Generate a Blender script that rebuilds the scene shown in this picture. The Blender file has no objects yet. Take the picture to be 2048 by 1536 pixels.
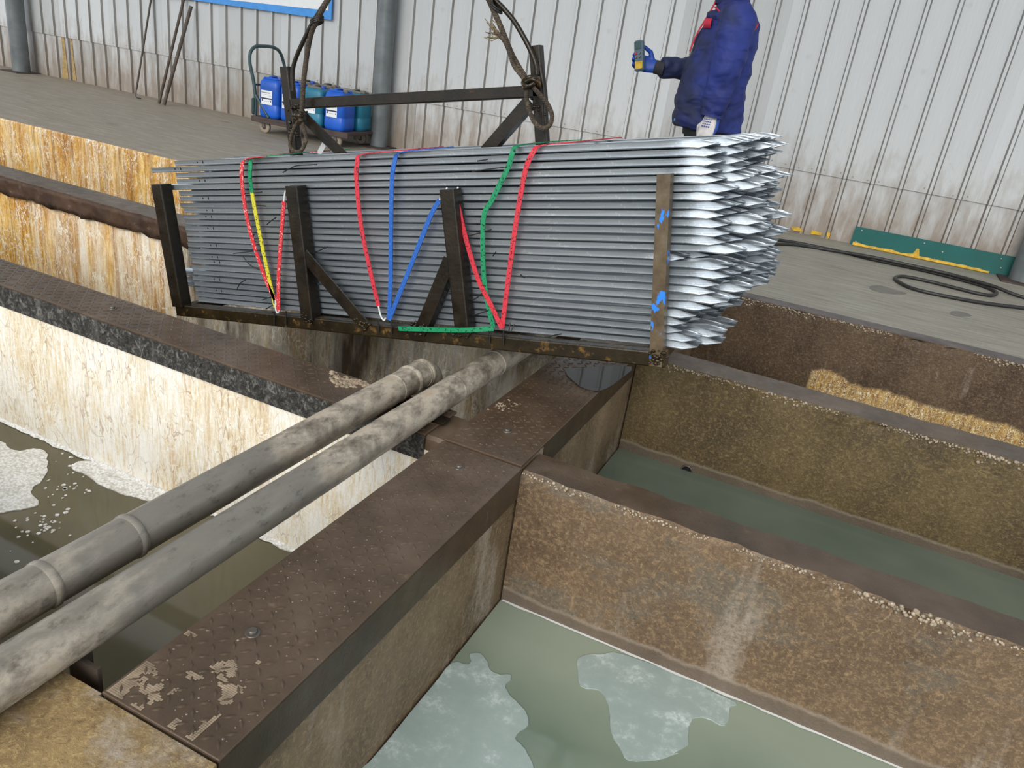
import bpy, math, random
from mathutils import Vector, Matrix, noise

# ------------------------------------------------------------------ camera
random.seed(7)
SC = bpy.context.scene
COL = SC.collection
F = 1535.288
R = ((0.8964944824545928, 0.42211669039704147, 0.13459250579701626),
     (0.2799107592841268, -0.30413777955924504, -0.9105768379888408),
     (-0.34343501534563314, 0.8540010015995416, -0.390812844596393))
CAM = Vector((0.0, 0.0, 1.09))
cd = bpy.data.cameras.new('camera')
cd.sensor_width = 36.0
cd.lens = F / 2048 * 36.0
cd.clip_start = 0.02
cam = bpy.data.objects.new('camera', cd)
COL.objects.link(cam)
M3 = Matrix((R[0], tuple(-a for a in R[1]), tuple(-a for a in R[2]))).transposed()
cam.matrix_world = Matrix.Translation(CAM) @ M3.to_4x4()
SC.camera = cam

# ------------------------------------------------------------------ light
W = bpy.data.worlds.new('overcast_sky')
SC.world = W
W.use_nodes = True
bg = W.node_tree.nodes['Background']
bg.inputs[0].default_value = (0.86, 0.93, 1.0, 1)
bg.inputs[1].default_value = 1.0
sd = bpy.data.lights.new('daylight', 'SUN')
sd.energy = 2.4
sd.angle = math.radians(40)
sd.color = (1.0, 0.965, 0.9)
so = bpy.data.objects.new('daylight', sd)
COL.objects.link(so)
so.rotation_euler = Vector((-0.05, 0.85, -0.50)).to_track_quat('-Z', 'Y').to_euler()
VS = SC.view_settings
VS.view_transform = 'Standard'
VS.look = 'None'
VS.gamma = 1
VS.use_curve_mapping = False
VS.exposure = 0.3


# ------------------------------------------------------------------ pixels to places
def ray(x, y):
    d = ((x - 1024) / F, (y - 768) / F, 1.0)
    return Vector([sum(R[k][i] * d[k] for k in range(3)) for i in range(3)])


def onz(x, y, z):
    d = ray(x, y)
    return CAM + d * ((z - CAM.z) / d.z)


def ony(x, y, Y):
    d = ray(x, y)
    return CAM + d * (Y / d.y)


WA, WB = 7.248, -0.0163


def onw(x, y, off=0.0):
    d = ray(x, y)
    return CAM + d * ((WA - off) / (d.y - WB * d.x))


# ------------------------------------------------------------------ mesh builder
class MB:
    def __init__(s):
        s.v = []
        s.f = []
        s.sm = []

    def add(s, vs, fs, smooth=False):
        o = len(s.v)
        s.v += [tuple(p) for p in vs]
        for f in fs:
            s.f.append(tuple(i + o for i in f))
            s.sm.append(smooth)

    def box(s, c, d, rot=None, bev=0.0):
        hx, hy, hz = d[0] / 2, d[1] / 2, d[2] / 2
        if bev <= 0:
            vs = [Vector((x, y, z)) for x in (-hx, hx) for y in (-hy, hy) for z in (-hz, hz)]
            fs = [(0, 1, 3, 2), (4, 6, 7, 5), (0, 4, 5, 1), (2, 3, 7, 6), (0, 2, 6, 4), (1, 5, 7, 3)]
        else:
            b = min(bev, hx * .9, hy * .9, hz * .9)
            vs = []
            idx = {}
            for sx in (-1, 1):
                for sy in (-1, 1):
                    for sz in (-1, 1):
                        for a in range(3):
                            p = [sx * (hx - b), sy * (hy - b), sz * (hz - b)]
                            p[a] = (sx * hx, sy * hy, sz * hz)[a]
                            idx[(sx, sy, sz, a)] = len(vs)
                            vs.append(Vector(p))
            fs = []
            for a in range(3):
                o = [k for k in range(3) if k != a]
                for sg in (-1, 1):
                    q = []
                    for (p1, p2) in ((-1, -1), (1, -1), (1, 1), (-1, 1)):
                        t = [0, 0, 0]
                        t[a] = sg
                        t[o[0]] = p1
                        t[o[1]] = p2
                        q.append(idx[(*t, a)])
                    fs.append(tuple(q))
            for a in range(3):
                o = [k for k in range(3) if k != a]
                for p1 in (-1, 1):
                    for p2 in (-1, 1):
                        t1 = [0, 0, 0]
                        t1[o[0]] = p1
                        t1[o[1]] = p2
                        lo = list(t1)
                        hi = list(t1)
                        lo[a] = -1
                        hi[a] = 1
                        fs.append((idx[(*lo, o[0])], idx[(*hi, o[0])], idx[(*hi, o[1])], idx[(*lo, o[1])]))
            for sx in (-1, 1):
                for sy in (-1, 1):
                    for sz in (-1, 1):
                        fs.append(tuple(idx[(sx, sy, sz, a)] for a in range(3)))
        if rot is not None:
            vs = [rot @ p for p in vs]
        c = Vector(c)
        s.add([p + c for p in vs], fs)
        return s

    def prism(s, poly, z0, z1, tr=None):
        n = len(poly)
        vs = [Vector((p[0], p[1], z0)) for p in poly] + [Vector((p[0], p[1], z1)) for p in poly]
        if tr is not None:
            vs = [tr @ p for p in vs]
        fs = [tuple(range(n - 1, -1, -1)), tuple(range(n, 2 * n))]
        fs += [(i, (i + 1) % n, n + (i + 1) % n, n + i) for i in range(n)]
        s.add(vs, fs)
        return s

    def sweep(s, pts, prof, up=None, closed=False, caps=True, smooth=True, scale=None, twist=0.0):
        """prof: list of (a,b) in the frame (side, up)"""
        pts = [Vector(p) for p in pts]
        n = len(pts)
        m = len(prof)
        vs = []
        prev = None
        for i, p in enumerate(pts):
            if closed:
                t = pts[(i + 1) % n] - pts[i - 1]
            else:
                t = pts[min(i + 1, n - 1)] - pts[max(i - 1, 0)]
            if t.length < 1e-9:
                t = Vector((0, 0, 1))
            t.normalize()
            if up is not None:
                u = Vector(up[i]) if not isinstance(up, Vector) else up.copy()
            elif prev is None:
                u = Vector((0, 0, 1)) if abs(t.z) < .9 else Vector((1, 0, 0))
            else:
                u = prev
            u = u - t * u.dot(t)
            if u.length < 1e-6:
                u = t.orthogonal()
            u.normalize()
            prev = u.copy()
            sd_ = t.cross(u)
            k = 1 if scale is None else scale[i]
            ca, sa = math.cos(twist * i), math.sin(twist * i)
            for a, b in prof:
                a2, b2 = a * ca - b * sa, a * sa + b * ca
                vs.append(p + sd_ * a2 * k + u * b2 * k)
        fs = []
        for i in range(n if closed else n - 1):
            j = (i + 1) % n
            for q in range(m):
                r = (q + 1) % m
                fs.append((i * m + q, i * m + r, j * m + r, j * m + q))
        s.add(vs, fs, smooth)
        if caps and not closed:
            s.add(vs[:m], [tuple(range(m - 1, -1, -1))])
            s.add(vs[-m:], [tuple(range(m))])
        return s

    def tube(s, pts, r, seg=10, closed=False, caps=True, scale=None):
        return s.sweep(pts, circ(r, seg), None, closed, caps, True, scale)

    def lathe(s, prof, seg=20, tr=None):
        """prof: (r,z) list about z"""
        vs = []
        for r, z in prof:
            for k in range(seg):
                a = 2 * math.pi * k / seg
                vs.append(Vector((r * math.cos(a), r * math.sin(a), z)))
        if tr is not None:
            vs = [tr @ p for p in vs]
        fs = []
        for i in range(len(prof) - 1):
            for k in range(seg):
                l = (k + 1) % seg
                fs.append((i * seg + k, i * seg + l, (i + 1) * seg + l, (i + 1) * seg + k))
        s.add(vs, fs, True)
        n = len(prof)
        s.add(vs[:seg], [tuple(range(seg - 1, -1, -1))])
        s.add(vs[(n - 1) * seg:], [tuple(range(seg))])
        return s

    def mesh(s, name):
        me = bpy.data.meshes.new(name)
        me.from_pydata(s.v, [], s.f)
        me.polygons.foreach_set('use_smooth', s.sm)
        me.update()
        return me

    def build(s, name, m, parent=None, smooth_angle=None):
        me = s.mesh(name)
        me.materials.append(m)
        o = bpy.data.objects.new(name, me)
        COL.objects.link(o)
        if parent:
            o.parent = parent
        return o


def circ(r, seg):
    return [(r * math.cos(2 * math.pi * k / seg), r * math.sin(2 * math.pi * k / seg)) for k in range(seg)]


def rrect(w, h, r, n=4):
    out = []
    for cx, cy, a0 in ((w / 2 - r, h / 2 - r, 0), (-w / 2 + r, h / 2 - r, 90), (-w / 2 + r, -h / 2 + r, 180), (w / 2 - r, -h / 2 + r, 270)):
        for k in range(n + 1):
            a = math.radians(a0 + 90 * k / n)
            out.append((cx + r * math.cos(a), cy + r * math.sin(a)))
    return out


def smooth_path(pts, n=6):
    """Catmull-Rom through points"""
    P = [Vector(p) for p in pts]
    P = [P[0] * 2 - P[1]] + P + [P[-1] * 2 - P[-2]]
    out = []
    for i in range(1, len(P) - 2):
        for k in range(n):
            t = k / n
            a, b, c, d = P[i - 1], P[i], P[i + 1], P[i + 2]
            out.append(0.5 * ((2 * b) + (c - a) * t + (2 * a - 5 * b + 4 * c - d) * t * t + (3 * b - a - 3 * c + d) * t ** 3))
    out.append(P[-2])
    return out


def tag(o, label=None, cat=None, group=None, kind=None):
    if label:
        o['label'] = label
    if cat:
        o['category'] = cat
    if group:
        o['group'] = group
    if kind:
        o['kind'] = kind
    return o


def empty(name, loc=(0, 0, 0), rot=(0, 0, 0)):
    o = bpy.data.objects.new(name, None)
    COL.objects.link(o)
    o.location = loc
    o.rotation_euler = rot
    return o


ORD = ['top', 'second', 'third', 'fourth', 'fifth', 'sixth', 'seventh', 'eighth', 'ninth', 'tenth', 'eleventh', 'twelfth', 'thirteenth', 'fourteenth', 'fifteenth', 'sixteenth', 'seventeenth', 'eighteenth', 'nineteenth', 'twentieth', 'twenty-first', 'twenty-second', 'twenty-third', 'twenty-fourth', 'bottom']


# ------------------------------------------------------------------ materials
class NT:
    def __init__(s, name):
        s.m = bpy.data.materials.new(name)
        s.m.use_nodes = True
        s.t = s.m.node_tree
        s.b = s.t.nodes['Principled BSDF']
        s.tc = s.t.nodes.new('ShaderNodeTexCoord')

    def link(s, a, b):
        s.t.links.new(a, b)

    def co(s, scale=(1, 1, 1), rot=(0, 0, 0), loc=(0, 0, 0), src='Object'):
        n = s.t.nodes.new('ShaderNodeMapping')
        n.inputs['Scale'].default_value = scale
        n.inputs['Rotation'].default_value = rot
        n.inputs['Location'].default_value = loc
        s.link(s.tc.outputs[src], n.inputs[0])
        return n.outputs[0]

    def noise(s, co, scale=5, detail=4, rough=.55, dist=0.0):
        n = s.t.nodes.new('ShaderNodeTexNoise')
        n.inputs['Scale'].default_value = scale
        n.inputs['Detail'].default_value = detail
        n.inputs['Roughness'].default_value = rough
        n.inputs['Distortion'].default_value = dist
        s.link(co, n.inputs['Vector'])
        return n.outputs[0]

    def vor(s, co, scale=5, feature='DISTANCE_TO_EDGE', rnd=1.0):
        n = s.t.nodes.new('ShaderNodeTexVoronoi')
        n.feature = feature
        n.inputs['Scale'].default_value = scale
        n.inputs['Randomness'].default_value = rnd
        s.link(co, n.inputs['Vector'])
        return n.outputs[0]

    def warp(s, co, scale, amt):
        n = s.t.nodes.new('ShaderNodeTexNoise')
        n.inputs['Scale'].default_value = scale
        n.inputs['Detail'].default_value = 2
        s.link(co, n.inputs['Vector'])
        v = s.t.nodes.new('ShaderNodeVectorMath')
        v.operation = 'MULTIPLY_ADD'
        s.link(n.outputs[1], v.inputs[0])
        v.inputs[1].default_value = (amt, amt, amt)
        s.link(co, v.inputs[2])
        return v.outputs[0]

    def ramp(s, fac, stops, interp='LINEAR'):
        n = s.t.nodes.new('ShaderNodeValToRGB')
        n.color_ramp.interpolation = interp
        e = n.color_ramp.elements
        while len(e) < len(stops):
            e.new(0.5)
        for k, (p, c) in enumerate(stops):
            e[k].position = p
            if isinstance(c, (int, float)):
                c = (c, c, c)
            e[k].color = (c[0], c[1], c[2], 1)
        s.link(fac, n.inputs[0])
        return n.outputs[0]

    def mix(s, fac, a, b, mode='MIX'):
        n = s.t.nodes.new('ShaderNodeMix')
        n.data_type = 'RGBA'
        n.blend_type = mode
        for sock, v in ((n.inputs[0], fac), (n.inputs[6], a), (n.inputs[7], b)):
            if isinstance(v, (int, float)):
                sock.default_value = v
            elif isinstance(v, tuple):
                sock.default_value = (*v[:3], 1)
            else:
                s.link(v, sock)
        return n.outputs[2]

    def math(s, op, a, b=0.0, clamp=False):
        n = s.t.nodes.new('ShaderNodeMath')
        n.operation = op
        n.use_clamp = clamp
        for sock, v in ((n.inputs[0], a), (n.inputs[1], b)):
            if isinstance(v, (int, float)):
                sock.default_value = v
            else:
                s.link(v, sock)
        return n.outputs[0]

    def sep(s, co, axis):
        n = s.t.nodes.new('ShaderNodeSeparateXYZ')
        s.link(co, n.inputs[0])
        return n.outputs[axis]

    def rnd(s):
        n = s.t.nodes.new('ShaderNodeObjectInfo')
        return n.outputs['Random']

    def set(s, **kw):
        for k, v in kw.items():
            k = k.replace('_', ' ')
            sock = s.b.inputs[k]
            if isinstance(v, (int, float)):
                sock.default_value = v
            elif isinstance(v, tuple):
                sock.default_value = (*v[:3], 1)
            else:
                s.link(v, sock)
        return s

    def bump(s, h, strength=.3, dist=.01):
        n = s.t.nodes.new('ShaderNodeBump')
        n.inputs['Strength'].default_value = strength
        n.inputs['Distance'].default_value = dist
        s.link(h, n.inputs['Height'])
        s.link(n.outputs[0], s.b.inputs['Normal'])
        return s


def plain(name, c, rough=.5, metal=0.0, var=0.15, scale=12):
    t = NT(name)
    f = t.noise(t.co(), scale, 4)
    lo = tuple(x * (1 - var) for x in c)
    hi = tuple(min(1, x * (1 + var)) for x in c)
    t.set(Base_Color=t.ramp(f, [(.3, lo), (.7, hi)]), Roughness=rough, Metallic=metal)
    return t.m


def m_galv():
    t = NT('galvanised_steel')
    st = t.noise(t.co((.8, 70, 70)), 3, 4, .6)
    sp = t.noise(t.co(), 60, 4, .7)
    base = t.ramp(st, [(.28, (.36, .40, .44)), (.72, (.58, .62, .66))])
    base = t.mix(t.ramp(sp, [(.58, 0), (.72, .7)]), base, (.86, .89, .92))
    base = t.mix(.55, base, t.ramp(t.rnd(), [(0, (.62, .66, .70)), (1, (.98, 1.0, 1.0))]), 'MULTIPLY')
    t.set(Base_Color=base, Metallic=.72, Roughness=t.ramp(st, [(.2, .30), (.8, .46)]))
    t.bump(t.noise(t.co((1.5, 60, 60)), 5, 3), .10, .003)
    return t.m


def m_oilysteel(name, a=(.007, .005, .003), b=(.026, .018, .009), rust=(.10, .045, .012), amt=.66, rough=.22):
    t = NT(name)
    n1 = t.noise(t.co(), 9, 5, .6)
    n2 = t.noise(t.co(loc=(4, 2, 1)), 22, 5, .65)
    c = t.mix(t.ramp(n2, [(amt, 0), (amt + .12, 1)]), t.ramp(n1, [(.3, a), (.7, b)]), rust)
    t.set(Base_Color=c, Roughness=t.ramp(n2, [(.3, rough), (.75, rough + .3)]), Metallic=.25)
    t.bump(t.noise(t.co(), 90, 3), .25, .003)
    return t.m


def m_plate(name='checker_plate_steel', k=1.0):
    t = NT(name)
    n1 = t.noise(t.co(), 4.5, 5, .6)
    n2 = t.noise(t.co(loc=(1, 5, 0)), 17, 6, .7)
    c = t.ramp(n1, [(.28, (.050 * k, .032 * k, .018 * k)), (.5, (.095 * k, .061 * k, .037 * k)), (.72, (.145 * k, .102 * k, .070 * k))])
    c = t.mix(t.ramp(n2, [(.60, 0), (.72, .75)]), c, (.20 * k, .14 * k, .09 * k))
    dr = t.noise(t.co(), 160, 2)
    t.set(Base_Color=c, Roughness=t.ramp(n2, [(.3, .22), (.7, .48)]), Metallic=.0, Specular_IOR_Level=.55)
    t.bump(t.mix(.35, n2, dr), .35, .004)
    return t.m


def m_skirt():
    t = NT('scaly_black_steel')
    n1 = t.noise(t.warp(t.co((1, 1, .8)), 22, .10), 48, 5, .7)
    n2 = t.noise(t.co((2.2, 1, .25)), 4, 3)
    c = t.ramp(n1, [(.35, (.014, .013, .012)), (.52, (.045, .042, .038)), (.66, (.22, .21, .19))])
    c = t.mix(t.ramp(n2, [(.58, 0), (.7, .5)]), c, (.30, .29, .27))
    t.set(Base_Color=c, Roughness=.38)
    t.bump(n1, .9, .012)
    return t.m


def strands(t, scale, width, loc, sc=(1, 1, .6), warp=.1):
    """thin tangled fibres: contour lines of a soft noise"""
    n = t.noise(t.warp(t.co(sc, loc=loc), scale * .6, warp), scale, 1.2, .4)
    return t.ramp(t.math('ABSOLUTE', t.math('SUBTRACT', n, .5)), [(0, 1), (width, 0)])


def m_frp(name, orange=.4, dark=0.0, white=(.93, .89, .80), brown_k=.65, shift=None):
    """glass-fibre lining: pale with tangled strands and rust-coloured runs"""
    t = NT(name)
    light = t.math('MAXIMUM', strands(t, 19, .030, (0, 0, 0), (1, 1, .5), .2), strands(t, 33, .034, (3, 1, 2), (1, 1, .5), .12))
    brown = t.math('MAXIMUM', strands(t, 10, .012, (7, 7, 7), (1, 1, .4), .26), strands(t, 24, .022, (1, 4, 9), (1.2, 1, .35), .14))
    msk = t.ramp(t.noise(t.co(loc=(6, 6, 6)), 8, 3), [(.42, .15), (.6, 1)])
    runs = t.noise(t.warp(t.co((6.5, 1, .38)), 3, .12), 2.6, 6, .68)
    fine = t.noise(t.warp(t.co((30, 1, 3.2)), 9, .3), 3, 6, .7)
    fuzz = t.noise(t.warp(t.co((16, 1, 10)), 14, .25), 5, 5, .75)
    big = t.noise(t.co((.8, 1, .4), loc=(2.3, 0, 0)), 1.7, 3)
    wide = t.noise(t.warp(t.co((2.6, 1, .8), loc=(1, 1, 5)), 4, .2), 2.2, 5, .6)
    mixf = t.math('ADD', t.math('MULTIPLY', fine, .42), t.math('ADD', t.math('MULTIPLY', fuzz, .20), t.math('MULTIPLY', wide, .38)))
    oc = t.ramp(mixf, [(.38, (.22, .070, .008)), (.475, (.55, .25, .035)), (.555, (.82, .52, .14)), (.65, (.97, .86, .56))])
    f = t.math('ADD', t.math('MULTIPLY', runs, .95), t.math('MULTIPLY', big, .45))
    f = t.math('ADD', f, orange - .72)
    if shift:
        x = t.sep(t.co(), 0)
        f = t.math('ADD', f, t.ramp(t.math('MULTIPLY', t.math('SUBTRACT', x, shift[0]), shift[1]), [(0, shift[2]), (1, shift[3])]))
    fac = t.ramp(f, [(.30, 0), (.60, 1)])
    pale = t.ramp(mixf, [(.34, (white[0] * .55, white[1] * .40, white[2] * .22)), (.44, (white[0] * .84, white[1] * .72, white[2] * .52)), (.53, white)])
    c = t.mix(fac, pale, oc)
    bl = t.ramp(t.noise(t.co((9, 1, .32), loc=(9, 0, 3)), 2.2, 5, .66), [(.50, 0), (.66, .9)])
    c = t.mix(t.math('MULTIPLY', t.math('MULTIPLY', bl, fac), .9), c, (.15, .05, .008))
    c = t.mix(t.math('MULTIPLY', t.math('MULTIPLY', light, msk), .9), c, (1.0, .96, .84))
    c = t.mix(t.math('MULTIPLY', t.math('MULTIPLY', brown, msk), brown_k), c, (.30, .15, .05))
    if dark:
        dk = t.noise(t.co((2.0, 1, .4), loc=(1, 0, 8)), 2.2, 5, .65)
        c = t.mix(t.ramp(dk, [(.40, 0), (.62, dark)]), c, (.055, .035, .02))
    t.set(Base_Color=c, Roughness=.5)
    t.bump(t.math('ADD', light, fuzz), .25, .004)
    return t.m


def m_wetwall(name, a=(.075, .045, .022), b=(.21, .145, .08), chalk=(.42, .36, .29), chalk_at=.66, golden=0.0, speck=(.46, .35, .21), tide=None, grey=0.0):
    t = NT(name)
    n1 = t.noise(t.warp(t.co((1, 1, .7)), 4, .15), 3.2, 6, .62)
    n2 = t.noise(t.warp(t.co(loc=(3, 8, 1)), 30, .03), 75, 6, .78)
    n3 = t.noise(t.co((2.2, 2.2, .5), loc=(5, 5, 5)), 2.6, 5, .6)
    n4 = t.noise(t.co((1, 1, 1), loc=(1, 2, 7)), 120, 3, .7)
    c = t.ramp(n1, [(.28, a), (.5, tuple((x + y) / 2 for x, y in zip(a, b))), (.72, b)])
    if grey:
        c = t.mix(t.math('MULTIPLY', t.ramp(t.noise(t.warp(t.co((1, 1, 1.6), loc=(7, 3, 2)), 5, .2), 2.2, 5, .65), [(.50, 0), (.58, grey)]), 1.0), c, (.13, .115, .09))
    c = t.mix(t.ramp(n2, [(.50, 0), (.66, .62)]), c, speck)
    c = t.mix(t.ramp(n2, [(.30, .55), (.44, 0)]), c, tuple(x * .35 for x in a))
    c = t.mix(t.ramp(n4, [(.58, 0), (.70, .55)]), c, speck)
    c = t.mix(t.math('MULTIPLY', t.ramp(n3, [(chalk_at, 0), (chalk_at + .1, 1)]), t.ramp(n2, [(.36, .25), (.58, .95)])), c, chalk)
    st = strands(t, 13, .006, (2, 2, 2), (1, 1, .9), .12)
    c = t.mix(t.math('MULTIPLY', st, t.ramp(t.noise(t.co(loc=(4, 4, 4)), 9, 3), [(.48, 0), (.66, .7)])), c, speck)
    if tide is not None:
        z = t.sep(t.co(), 2)
        e = t.math('ADD', z, t.math('MULTIPLY', t.noise(t.co((1, 1, .2), loc=(2, 9, 9)), 5, 5), -.06))
        e = t.math('SUBTRACT', e, tide - .03)
        c = t.mix(t.ramp(t.math('ADD', e, .5), [(.485, .85), (.50, .0)]), c, t.ramp(n1, [(.3, (.10, .074, .052)), (.7, (.16, .125, .095))]))
        c = t.mix(t.ramp(t.math('ADD', e, .5), [(.488, 0), (.498, .55), (.506, 0)]), c, (.34, .29, .24))
    if golden:
        z = t.sep(t.co(), 2)
        x = t.sep(t.co(), 0)
        edge = t.math('ADD', z, t.math('MULTIPLY', t.noise(t.co((1, 1, .3)), 6, 4), .13))
        edge = t.math('ADD', edge, t.math('MULTIPLY', x, .035))
        gm = t.ramp(t.math('ADD', edge, .5), [(.5 + golden - .02, 1), (.5 + golden, 0)])
        gf = t.math('MAXIMUM', strands(t, 24, .022, (1, 0, 0), (1, 1, .6), .3), strands(t, 44, .03, (4, 0, 2), (1, 1, .8), .2))
        gc = t.mix(gf, t.ramp(t.noise(t.co((14, 1, 2.5)), 4, 5, .7), [(.36, (.20, .08, .012)), (.64, (.62, .38, .10))]), (.98, .90, .66))
        c = t.mix(t.math('MULTIPLY', gm, t.ramp(x, [(.0, 0), (.02, 1)])), c, gc)
    t.set(Base_Color=c, Roughness=t.ramp(n2, [(.3, .3), (.7, .62)]))
    t.bump(t.mix(.4, n2, n4), .5, .012)
    return t.m


def m_floor():
    t = NT('smeared_concrete')
    o = t.co((.5, 2.2, 1))
    n1 = t.noise(t.warp(o, 1.2, .5), 2.2, 6, .62)
    n2 = t.noise(t.co((1.0, 7, 1)), 5, 5, .65)
    c = t.ramp(n1, [(.3, (.24, .205, .16)), (.55, (.31, .28, .225)), (.75, (.39, .365, .30))])
    c = t.mix(.45, c, t.ramp(n2, [(.3, (.19, .18, .15)), (.7, (.45, .43, .365))]))
    gx = t.sep(t.co(), 0)
    dust = t.math('ADD', t.math('MULTIPLY', gx, -.12), t.math('MULTIPLY', n1, .5))
    c = t.mix(t.ramp(dust, [(.45, 0), (1.0, .6)]), c, (.275, .215, .165))
    sm = t.noise(t.warp(t.co((.9, 9, 1), loc=(4, 4, 0)), 2, .5), 3.5, 6, .7)
    c = t.mix(t.ramp(sm, [(.50, 0), (.66, .55)]), c, (.45, .43, .35))
    c = t.mix(t.ramp(sm, [(.34, .45), (.46, 0)]), c, (.17, .16, .125))
    wet = t.noise(t.co((.6, 1.6, 1), loc=(3, 1, 0)), 2.6, 4, .6)
    c = t.mix(t.ramp(wet, [(.66, 0), (.69, .45)]), c, (.13, .12, .10))
    t.set(Base_Color=c, Roughness=t.ramp(n1, [(.3, .45), (.7, .75)]))
    t.bump(n2, .12, .004)
    return t.m


def m_sheet():
    t = NT('painted_wall_sheet')
    r = t.rnd()
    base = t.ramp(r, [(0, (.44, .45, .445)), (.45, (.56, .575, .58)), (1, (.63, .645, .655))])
    # splashed dirt along the foot of the wall
    z = t.sep(t.co(), 2)
    n1 = t.noise(t.co((4, 1, 1.2)), 3, 5, .6)
    d = t.math('SUBTRACT', t.math('MULTIPLY', n1, .9), t.math('MULTIPLY', z, .62))
    c = t.mix(t.ramp(d, [(-.16, 0), (.42, .85)]), base, (.235, .165, .105))
    sp = t.noise(t.co((1, 1, .8), loc=(3, 3, 3)), 7, 4, .6)
    c = t.mix(t.ramp(sp, [(.64, 0), (.74, .35)]), c, (.36, .32, .27))
    fine = t.noise(t.co((30, 1, 1.5)), 4, 4)
    c = t.mix(.10, c, t.ramp(fine, [(.3, (.30, .30, .29)), (.7, (.8, .8, .8))]))
    t.set(Base_Color=c, Roughness=.45)
    return t.m


def m_ribflank():  # rib flanks darker than the sheet, browner toward the foot
    t = NT('dark_rib_flank')
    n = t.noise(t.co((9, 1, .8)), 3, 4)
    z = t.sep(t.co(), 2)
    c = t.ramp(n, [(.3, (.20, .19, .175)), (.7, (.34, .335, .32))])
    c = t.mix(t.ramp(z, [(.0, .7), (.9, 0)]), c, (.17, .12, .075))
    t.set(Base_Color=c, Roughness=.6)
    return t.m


def m_water(name, c1, c2, rough=.06, ledge=None):
    t = NT(name)
    n = t.noise(t.co(), 1.6, 3)
    c = t.ramp(n, [(.3, c1), (.7, c2)])
    if ledge is not None:   # pale sediment ledge showing through along the far wall
        y = t.math('ADD', t.sep(t.co(), 1), t.math('MULTIPLY', t.noise(t.co(loc=(3, 3, 3)), 3, 4), .25))
        c = t.mix(t.ramp(t.math('SUBTRACT', y, ledge - .2), [(.22, 0), (.52, .65)]), c, (.38, .42, .33))
    t.set(Base_Color=c, Roughness=rough, IOR=1.33, Specular_IOR_Level=.5)
    t.bump(t.noise(t.co(), 6, 2), .02, .01)
    return t.m


def m_film():
    t = NT('milky_film')
    n = t.noise(t.co((1, 1, 1)), 9, 6, .7)
    n2 = t.noise(t.co(loc=(2, 2, 0)), 60, 4, .7)
    k = t.math('MULTIPLY', t.ramp(n, [(.5, 0), (.68, 1)]), t.ramp(n2, [(.42, 0), (.6, 1)]))
    c = t.mix(k, t.ramp(n, [(.3, (.31, .39, .36)), (.7, (.40, .47, .45))]), (.66, .74, .72))
    t.set(Base_Color=c, Roughness=.3)
    return t.m


def m_foam():
    t = NT('white_foam')
    v = t.vor(t.co(), 95, 'F1')
    n = t.noise(t.co(), 14, 5, .7)
    k = t.math('MULTIPLY', t.ramp(v, [(.35, 1), (.8, .35)]), t.ramp(n, [(.30, .35), (.5, 1)]))
    t.set(Base_Color=t.mix(k, (.52, .48, .40), (.98, .98, .97)), Roughness=.5)
    t.bump(v, .8, .006)
    return t.m


def m_pipe():
    t = NT('scaled_pipe_steel')
    n1 = t.noise(t.co((1, .35, 1)), 7, 6, .65)
    n2 = t.noise(t.co((1, .6, 1), loc=(2, 9, 4)), 15, 6, .7)
    yy = t.sep(t.co(), 1)
    near = t.ramp(yy, [(.0, 1), (.95, .55)])
    scale = t.ramp(t.math('ADD', n1, t.math('MULTIPLY', t.math('ABSOLUTE', t.math('SUBTRACT', yy, 1.55)), .36)), [(.56, 0), (.74, 1)])
    c = t.ramp(n1, [(.3, (.17, .155, .13)), (.7, (.30, .275, .235))])
    sc = t.ramp(n2, [(.28, (.10, .075, .055)), (.42, (.26, .22, .17)), (.56, (.52, .45, .36)), (.68, (.46, .36, .25)), (.76, (.30, .14, .06))])
    c = t.mix(scale, c, sc)
    c = t.mix(t.ramp(t.noise(t.co((1, .5, 1), loc=(5, 5, 5)), 40, 5, .7), [(.56, 0), (.68, .5)]), c, (.05, .042, .034))
    t.set(Base_Color=c, Roughness=t.ramp(scale, [(0, .33), (1, .62)]), Metallic=.1)
    t.bump(n2, .3, .006)
    return t.m


def m_webbing(name, c, fleck):
    t = NT(name)
    k = t.noise(t.co((1, 1, 1)), 150, 1)
    t.set(Base_Color=t.mix(t.ramp(k, [(.60, 0), (.64, 1)]), c, fleck), Roughness=.55)
    t.bump(t.noise(t.co(), 400, 1), .3, .002)
    return t.m


def m_cloth(name, c, k=1.0):
    t = NT(name)
    n = t.noise(t.warp(t.co(), 5, .2), 5, 4, .6)
    t.set(Base_Color=t.ramp(n, [(.3, tuple(x * .55 for x in c)), (.7, tuple(x * 1.15 for x in c))]), Roughness=.75)
    t.bump(t.noise(t.warp(t.co((1, 1, 1.6)), 4, .25), 7, 2), .6 * k, .04)
    return t.m


def m_jacket():
    t = NT('blue_work_cloth')
    n = t.noise(t.warp(t.co(), 5, .2), 4, 4, .6)
    c = t.ramp(n, [(.3, (.010, .018, .11)), (.7, (.017, .036, .24))])
    # darker navy toward the front
    y = t.sep(t.co(), 0)
    g = t.math('MULTIPLY', t.noise(t.co(loc=(2, 2, 2)), 6, 4), 1.0)
    c = t.mix(t.ramp(t.math('SUBTRACT', g, t.math('MULTIPLY', y, -1.6)), [(.28, .75), (.52, 0)]), c, (.012, .016, .03))
    t.set(Base_Color=c, Roughness=.7)
    t.bump(t.noise(t.warp(t.co((1, 1, 1.5)), 4, .25), 6, 2), .7, .05)
    return t.m


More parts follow.
